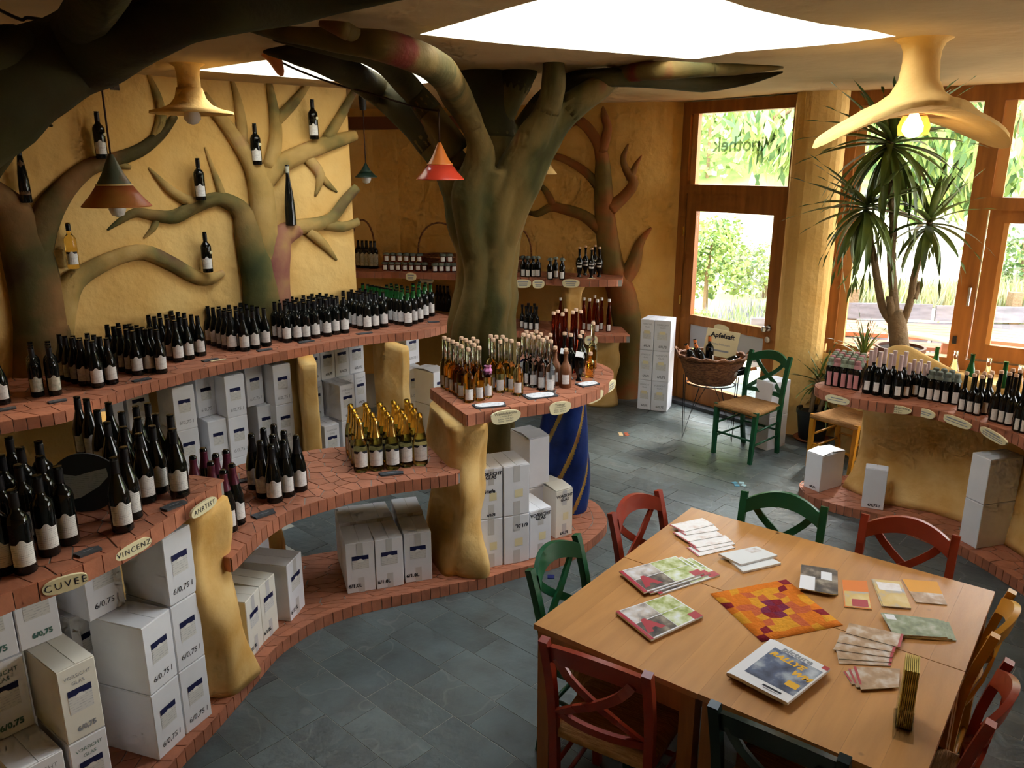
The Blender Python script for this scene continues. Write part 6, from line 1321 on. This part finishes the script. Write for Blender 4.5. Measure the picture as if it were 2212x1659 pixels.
ob('card', MB().box((0, 0, 0), (.30, .004, .25)).mesh('card', M['paper_cream']), t)
ob('lettering', text_mesh('Apfelsaft', .062, 'ink', bold=.002), t, (0, -.0032, .07), rot=(math.pi/2, 0, 0)); ob('lettering', text_mesh('naturbelassen', .03, 'ink_grey'), t, (0, -.0032, -.01), rot=(math.pi/2, 0, 0)); ob('print_line', MB().add([(-.08, 0, -.008), (.08, 0, -.008), (.08, 0, .008), (-.08, 0, .008)], [(0, 1, 2, 3)]).mesh('print_line', M['ink_grey']), t, (0, -.0032, -.07))
# baskets on the back shelf
def hbasket(label, px, py, w_, hh, Yoff=.03):
    p = G(px, py, 1.34)+Vector((0, Yoff, 0)); t = thing('handle_basket', label, 'basket', p)
    ob('wall', MB().lathe([(0, 0), (w_*.36, 0), (w_*.44, .06), (w_*.5, .13)], 48, fr=lambda a, z, j: 1+.015*math.sin(a*20+j*math.pi)).mesh('wall', wick, 'all'), t)
    ob('rim', MB().tube([(w_*.5*math.cos(a), w_*.5*math.sin(a), .13) for a in [2*math.pi*i/40 for i in range(41)]], .012, 6, cap=False).mesh('rim', wick, 'all'), t)
    ob('handle', MB().tube([(w_*.5*math.cos(a), 0, .13+hh*math.sin(a)**.8) for a in [math.pi*i/20 for i in range(21)]], .011, 6).mesh('handle', wick, 'all'), t)
hbasket('wicker basket with high handle left of the big trunk', 950, 578, .48, .36)
hbasket('wicker basket with high handle behind the wall end', 786, 574, .26, .38)
hbasket('wicker basket with handle just right of the big trunk', 1112, 586, .36, .34)
# ---------------------------------------------------------------- plants
M['leaf_dark'] = mat('yucca leaf', (.05, .12, .028), .4, .45, var=.5, vscale=3, vcol=(.18, .22, .04)); M['stem'] = mat('yucca stem', (.22, .15, .08), .8, .2, bump=.6, bscale=40); M['soil'] = mat('soil', (.03, .02, .014), .95)
M['pot_terra'] = mat('brown glazed pot', (.20, .075, .04), .45, .4, var=.3); M['pot_black'] = mat('black plastic pot', (.012, .012, .012), .5); M['saucer'] = mat('terracotta saucer', (.30, .10, .04), .7)
def leaf_mesh(L, W, droop, name='leaf', m='leaf_dark'):
    n = 9; vs = []; fs = []
    for i in range(n+1):
        u = i/n; w = W*(math.sin(math.pi*min(1, u*1.15+.12))**.6 if u < .85 else max(.02, (1-u)/.15)*.62); x = L*(u-.10*droop*u*u); z = L*(.02*u-.55*droop*u*u)
        vs += [(x, -w/2, z+w*.25), (x, 0, z), (x, w/2, z+w*.25)]
    for i in range(n):
        for k in range(2): fs.append((3*i+k, 3*i+k+1, 3*(i+1)+k+1, 3*(i+1)+k))
    return MB().add(vs, fs).mesh(name, M[m], 'all')
leaves = [leaf_mesh(.50, .044, d) for d in (.15, .5, .9, 1.35)]
def crown(t, c, n, L, seed, e0=-.5, e1=1.25, w=1.0):
    r = random.Random(seed)
    for i in range(n):
        u = i/n; el = e1+(e0-e1)*u+r.uniform(-.1, .1); az = i*2.4+r.uniform(-.2, .2); k = L/.5*r.uniform(.82, 1.08)
        ob('leaf', leaves[min(3, int(u*4))], t, c+Vector((0, 0, -.10*u)), rot=(r.uniform(-.3, .3), -el, az), sc=(k, w, k))
pb = D(1946, 790, 6.2); PZ = .775
struct('trim_3', MB().prism([(2.98, 6.95), (2.92, 6.45), (3.05, 6.0), (3.9, 5.75), (5.1, 5.4), (5.2, 5.5)], .0, PZ).mesh('window_bench', M['plaster']), 'plaster bench below the window')
pt = D(1946, 748, 6.2); yt = thing('yucca_plant', 'tall yucca with three stems in a brown pot before the window', 'plant', (pt.x, 6.2, PZ+.001))
hP = pt.z-PZ; R = .175
ob('pot', MB().lathe([(0, 0), (R*.7, 0), (R*.74, .01), (R*.95, hP*.7), (R*.98, hP*.85), (R*1.06, hP*.88), (R*1.06, hP), (R*.95, hP), (R*.93, hP-.03), (0, hP-.03)], 32).mesh('pot', M['pot_terra'], True), yt)
ob('soil', MB().lathe([(0, hP-.02), (R*.93, hP-.02)], 24).mesh('soil', M['soil']), yt)
Lc = lambda x, y, Y=6.2: D(x, y, Y)-yt.location
ob('stem', MB().tube(*smooth_pts([Vector((0, 0, hP-.05)), Lc(1938, 700), Lc(1935, 670)], [.075, .07, .045], 4), 14).mesh('stem', M['stem'], 'all'), yt)
for pts, r0 in (([(1930, 700), (1908, 668), (1896, 610), (1888, 560), (1876, 500), (1872, 470)], .026), ([(1936, 700), (1929, 620), (1925, 550), (1930, 480), (1922, 380), (1926, 300)], .028), ([(1950, 700), (1968, 645), (1974, 600), (1990, 545), (2004, 500), (2010, 470)], .024), ([(1972, 645), (1982, 622), (1990, 612)], .026), ([(1928, 680), (1924, 652), (1922, 640)], .03)):
    P, R_ = smooth_pts([Lc(x, y, 6.2+(.05 if x < 1915 else -.05 if x > 1950 else 0)) for x, y in pts], [r0*(1.25-.45*i/len(pts)) for i in range(len(pts))], 3); ob('stem', MB().tube(P, R_, 10).mesh('stem', M['stem'], 'all'), yt)
crown(yt, Lc(1926, 300), 66, .72, 1, -1.0, 1.0, 1.25); crown(yt, Lc(1872, 440, 6.25), 46, .62, 2, -1.15, .7, 1.25); crown(yt, Lc(2010, 470, 6.15), 34, .50, 3, -.9, 1.2, 1.2)
p = G(1752, 950, 0); t = thing('potted_plant', 'small dracaena in a black pot beside the pillar', 'plant', p)
ob('pot', MB().lathe([(0, .02), (.11, .02), (.115, .03), (.145, .26), (.155, .26), (.155, .30), (.14, .30), (.135, .27), (0, .27)], 24).mesh('pot', M['pot_black'], True), t)
ob('saucer', MB().lathe([(0, 0), (.13, 0), (.16, .025), (.15, .03), (.13, .015), (0, .015)], 24).mesh('saucer', M['saucer'], True), t)
for q_ in ([(-.03, 0, .26), (-.02, 0, .38), (-.01, 0, .48), (.01, 0, .60)], [(.05, .02, .26), (.08, .02, .38), (.13, .03, .52)]): ob('stem', MB().tube(smooth_pts([Vector(v) for v in q_]), .022, 8).mesh('stem', M['stem'], 'all'), t)
crown(t, Vector((.01, 0, .60)), 20, .34, 5, -.4, 1.2, .5); crown(t, Vector((.13, .03, .52)), 22, .36, 6, -.3, 1.3, .5)
p = G(1838, 830, PZ-.1); t = thing('spiky_plant', 'spiky grass like plant behind the juice bottles', 'plant', (2.98, 6.55, PZ+.001)); 
ob('pot', MB().lathe([(0, 0), (.07, 0), (.09, .13), (.08, .13), (0, .11)], 16).mesh('pot', M['saucer'], True), t); crown(t, Vector((0, 0, .13)), 34, .36, 8, .5, 1.5, .45)
# green and clear bottles standing behind the ridge
for i, (x, y, m_) in enumerate(((2024, 762, 'glass_green'), (2065, 768, 'clear'), (2101, 775, 'glass_green'), (2137, 783, 'clear'), (2173, 791, 'glass_green'), (2205, 800, 'clear'))):
    q = D(x, y, [5.52, 5.40, 5.30, 5.18, 5.08, 4.98][i]); bottle((('burgundy', m_, None, None), {}), (q.x, q.y, ZC+.001), 0, ('green' if m_ == 'glass_green' else 'clear')+' glass bottle behind the plaster ridge, '+nth(i, 6), 'bottles behind the ridge')
# ---------------------------------------------------------------- garden outside
M['gravel'] = mat('pale gravel', (.50, .47, .41), .95, .1, var=.2, vscale=8, bump=.3, bscale=30)
def terr(x, y):
    s = y+.25*x-12.2
    return 0 if s < 0 else s*.20+max(0, s-4)*.38+.06*math.sin(x*2)*math.sin(y*1.7)
hillm = ramp_mat('dry hillside', [(.40, .44, .20, 1), (.62, .58, .38, 1), (.72, .68, .55, 1)], .8, .95, .3, 6)
n = 48; mb = MB()
for j in range(n+1):
    for i in range(n+1):
        x = -6+34*i/n; y = 9.0+24*j/n; mb.v.append((x, y, -.03+terr(x, y)))
for j in range(n):
    for i in range(n): a = j*(n+1)+i; mb.f.append((a, a+1, a+n+2, a+n+1)); mb.m.append(1 if mb.v[a][1]+.25*mb.v[a][0] > 17.2 else 0)
hl = ob('hillside', mb.mesh('hillside', [hillm, ramp_mat('vineyard grass', [(.12, .20, .05, 1), (.24, .32, .10, 1), (.34, .40, .16, 1)], 2.5, .95, .3, 6)], 'all')); tag(hl, 'pale dry hillside rising behind the garden', 'hill'); hl['kind'] = 'structure'; del hl['category']
o = struct('terrace', MB().prism([(2.0, 8.55), (2.6, 7.75), (3.2, 7.5), (6.2, 5.6), (6.4, -1.6), (22, -3), (24, 9.2), (2.0, 9.2)], -.14, -.04).mesh('terrace', M['gravel']), 'pale gravel terrace outside the windows')
lm = [mat('leaf '+k, c, .6, .3) for k, c in (('light', (.38, .48, .15)), ('mid', (.22, .33, .09)), ('dark', (.09, .17, .06)), ('grey', (.42, .46, .34)))]
for m_ in lm: m_.node_tree.nodes['Principled BSDF'].inputs['Transmission Weight'].default_value = 0.0
def leafcloud(pts, size, r, elong=1.7, mats=(0, 1, 2), wts=(3, 3, 1), droop=0):
    mb = MB()
    for p in pts:
        L = size*r.uniform(.6, 1.3); d = Vector((r.uniform(-1, 1), r.uniform(-1, 1), r.uniform(-1, .6)-droop)).normalized(); s = d.cross(Vector((r.uniform(-1, 1), r.uniform(-1, 1), r.uniform(-1, 1)))).normalized()*(L/elong/2)
        p = Vector(p); m_ = r.choices(mats, wts)[0]
        mb.add([p, p+d*L*.5+s, p+d*L, p+d*L*.5-s], [(0, 1, 2, 3)], m_)
    return mb.mesh('foliage', lm)
def shrub(name, label, c, rx, rz_, nleaf, size, seed, mats=(0, 1, 2), wts=(3, 3, 1), cat='shrub', group=None):
    r = random.Random(seed); t = thing(name, label, cat, c, 0, group); pts = []
    cl = [(r.gauss(0, .42)*rx, r.gauss(0, .42)*rx, rz_*r.uniform(.2, 1.0), r.uniform(.25, .5)) for _ in range(18)]
    for i in range(nleaf):
        k = cl[i % 18]; v = Vector((r.gauss(0, 1), r.gauss(0, 1), r.gauss(0, 1))).normalized()*k[3]*rx*r.uniform(.75, 1.05); pts.append((k[0]+v.x, k[1]+v.y, max(.02, k[2]+v.z*.9)))
    ob('foliage', leafcloud(pts, size, r, mats=mats, wts=wts), t)
    ob('stem', MB().tube([(0, 0, -.1), (0, .02, rz_*.4), (.05, 0, rz_*.8)], [.05, .03, .015], 6).mesh('stem', M['stem']), t); return t
def on(x, y, Y): q = D(x, y, Y); return Vector((q.x, Y, terr(q.x, Y)-.03))
shrub('leafy_shrub', 'round green shrub seen through the left of the door glass', on(1527, 600, 12.6), .62, 1.35, 2600, .085, 1)
shrub('leafy_shrub', 'grey green shrub in the middle of the door glass', on(1590, 600, 13.4), .55, .8, 1500, .08, 2, (3, 0), (3, 1))
shrub('leafy_shrub', 'pale shrub right of the grey one behind the door', on(1655, 600, 13.0), .6, .7, 1300, .08, 3, (0, 3), (2, 2))
shrub('leafy_shrub', 'dark leaved shrub seen through the casement at the right edge', on(2195, 600, 10.6), .75, 1.6, 2600, .08, 4, (1, 2, 3), (2, 2, 2))
shrub('leafy_shrub', 'grey herb bush in front of the casement pane', on(2160, 640, 10.3), .6, .75, 1500, .06, 5, (3, 0), (3, 1))
shrub('flower_clump', 'yellow flowering clump low at the left of the door glass', on(1506, 625, 11.9), .25, .3, 500, .05, 6, (0,), (1,), 'flowers')
# lavender bed and grass strips: too fine to count
def tuft(name, label, pts, h, r, mats, stem=True):
    mb = MB()
    for p in pts:
        p = Vector(p); d = Vector((r.uniform(-.35, .35), r.uniform(-.35, .35), 1)).normalized()*h*r.uniform(.5, 1.1); s = Vector((r.uniform(-1, 1), r.uniform(-1, 1), 0)).normalized()*h*.035
        mb.add([p-s, p+s, p+d], [(0, 1, 2)], r.choice(mats))
    o = ob(name, mb.mesh(name, lm+[mat('lavender bloom', (.26, .22, .36), .8), mat('dry grass', (.46, .42, .22), .9)])); o['kind'] = 'stuff'; o['label'] = label; o['category'] = 'grass'; return o
r = random.Random(9); P = []
for _ in range(5200):
    x = r.uniform(1.9, 5.2); y = r.uniform(10.6, 12.3); P.append((x, y, terr(x, y)-.05))
tuft('lavender', 'lavender bed in front of the door glass', P, .34, r, [3, 3, 4, 0])
P = []
for _ in range(5000):
    x = r.uniform(3.8, 9.5); y = 9.75+r.uniform(0, .9)-.12*(x-5); P.append((x, y, .72+r.uniform(0, .05)))
tuft('grass_bank', 'wild grass growing above the plank wall', P, .36, r, [0, 3, 5, 5])
# vine rows up the hill
for k in range(7):
    t0 = random.Random(40+k); Y0 = 17.2+k*1.15; t = thing('vine_row', 'leafy vine row on the hillside, '+('lowest' if k == 0 else 'highest' if k == 6 else ORD[k]+' from below'), 'vines', (6, Y0, terr(6, Y0)), 0, 'vine rows on the hill'); pts = []
    for _ in range(5200):
        x = t0.uniform(-6, 11); y = t0.gauss(0, .22)-.25*x; pts.append((x, y, terr(6+x, Y0+y)-terr(6, Y0)+t0.uniform(.1, 1.45)))
    ob('foliage', leafcloud(pts, .15, t0, 1.25, (0, 1, 3), (4, 3, 1)), t)
    for i in range(9): x = -6+i*2.1; ob('post', MB().beam((x, -.25*x, terr(6+x, Y0-.25*x)-terr(6, Y0)-.1), (x, -.25*x, terr(6+x, Y0-.25*x)-terr(6, Y0)+1.5), .06, .06, up=(0, 1, 0)).mesh('post', M['stem']), t)
# overhanging tree with long drooping leaves
t = thing('walnut_tree', 'tree with long drooping leaves hanging into the top of the window view', 'tree', (7.2, 11.2, 0)); r = random.Random(12); pts = []
ob('trunk', MB().tube(smooth_pts([Vector((0, 0, -.1)), Vector((.1, 0, 1.5)), Vector((0, .1, 3.2)), Vector((-.2, 0, 4.6))]), .16, 10).mesh('trunk', M['stem'], 'all'), t)
for (x, y, Y, k) in ((1640, 255, 11.5, .5), (1690, 270, 11.2, .5), (1715, 330, 11.0, .45), (1660, 300, 11.4, .3), (1880, 250, 10.8, .6), (1960, 300, 10.6, .7), (2050, 270, 10.4, .7), (2060, 360, 10.6, .7), (2150, 250, 10.0, .7), (2190, 330, 9.8, .7), (2000, 400, 11.2, .5), (2120, 400, 10.4, .5)):
    q = D(x, y, Y)-t.location
    ob('branch', MB().tube(smooth_pts([Vector((0, 0, 3.6)), (Vector((0, 0, 4.0))+q)/2+Vector((0, 0, .5)), q+Vector((0, 0, .2)), q]), [.05]*4+[.03]*4+[.015]*5, 6).mesh('branch', M['stem'], 'all'), t)
    for _ in range(170): pts.append(tuple(q+Vector((r.gauss(0, k*.5), r.gauss(0, k*.5), r.gauss(0, k*.32)))))
ob('foliage', leafcloud(pts, .26, r, 3.0, (1, 2, 0), (2, 2, 2), 1.2), t)
# plank retaining wall
M['plank'] = mat('weathered plank', (.27, .25, .27), .85, .2, var=.35, vscale=4, stretch=(.5, 6, 6), rnd=.15)
t = thing('plank_wall', 'weathered grey plank retaining wall behind the picnic tables', 'wall', (5.2, 9.6, 0)); A, B = Vector((-2.2, .22, 0)), Vector((5, -.9, 0)); d = (B-A).normalized()
for k in range(4):
    for i in range(4):
        a = A+d*(i*1.85+(k % 2)*.3); ob('plank', MB().beam(a+Vector((0, 0, .07+.215*k)), a+d*1.8+Vector((0, 0, .07+.215*k+.015)), .05, .19).mesh('plank', M['plank']), t)
for i in range(4): a = A+d*(i*1.85+1.2)+Vector((0, .07, 0)); ob('post', MB().beam(a, a+Vector((0, 0, .98)), .12, .12, up=(0, 1, 0)).mesh('post', M['stem']), t)
# picnic tables
M['picnic'] = mat('red brown picnic wood', (.42, .16, .09), .6, .4, var=.2, vscale=5, rnd=.1)
def picnic(label, c, ang, L=1.7):
    t = thing('picnic_table', label, 'table', (c[0], c[1], -.04), ang)
    for i in range(5): ob('plank', MB().box((0, -.30+.15*i, .76), (L, .14, .04)).mesh('plank', M['picnic']), t)
    for s in (-1, 1):
        for k in range(2): ob('seat_plank', MB().box((0, s*(.62+.15*k), .46), (L, .14, .04)).mesh('seat', M['picnic']), t)
        ob('leg', MB().beam((s*L*.36, -.5, 0), (s*L*.36, -.2, .74), .06, .10, up=(1, 0, 0)).mesh('leg', M['picnic']), t); ob('leg', MB().beam((s*L*.36, .5, 0), (s*L*.36, .2, .74), .06, .10, up=(1, 0, 0)).mesh('leg', M['picnic']), t)
        ob('crossbar', MB().box((s*L*.36, 0, .42), (.05, 1.5, .09)).mesh('crossbar', M['picnic']), t)
picnic('red brown picnic table seen behind the yucca pot', (4.15, 8.45), -.32, 1.6); picnic('red brown picnic table seen through the casement', (5.45, 7.9), -.5, 1.5)
o = ob('hand_rail', MB().tube([D(1893, 700, 8.0), D(1925, 716, 7.9), D(2005, 728, 7.8), D(2075, 742, 7.7)], .03, 8).mesh('rail', mat('pale blue metal', (.40, .52, .55), .5), 'all')); tag(o, 'pale blue metal rail outside the window', 'rail')
o = ob('rail_post', MB().tube([D(1925, 716, 7.9), Vector((D(1925, 716, 7.9).x, 7.9, -.04))], .025, 8).mesh('rail_post', bpy.data.materials['pale blue metal'], 'all'), o.parent); tag(o, 'pale blue metal post carrying the rail outside', 'post')
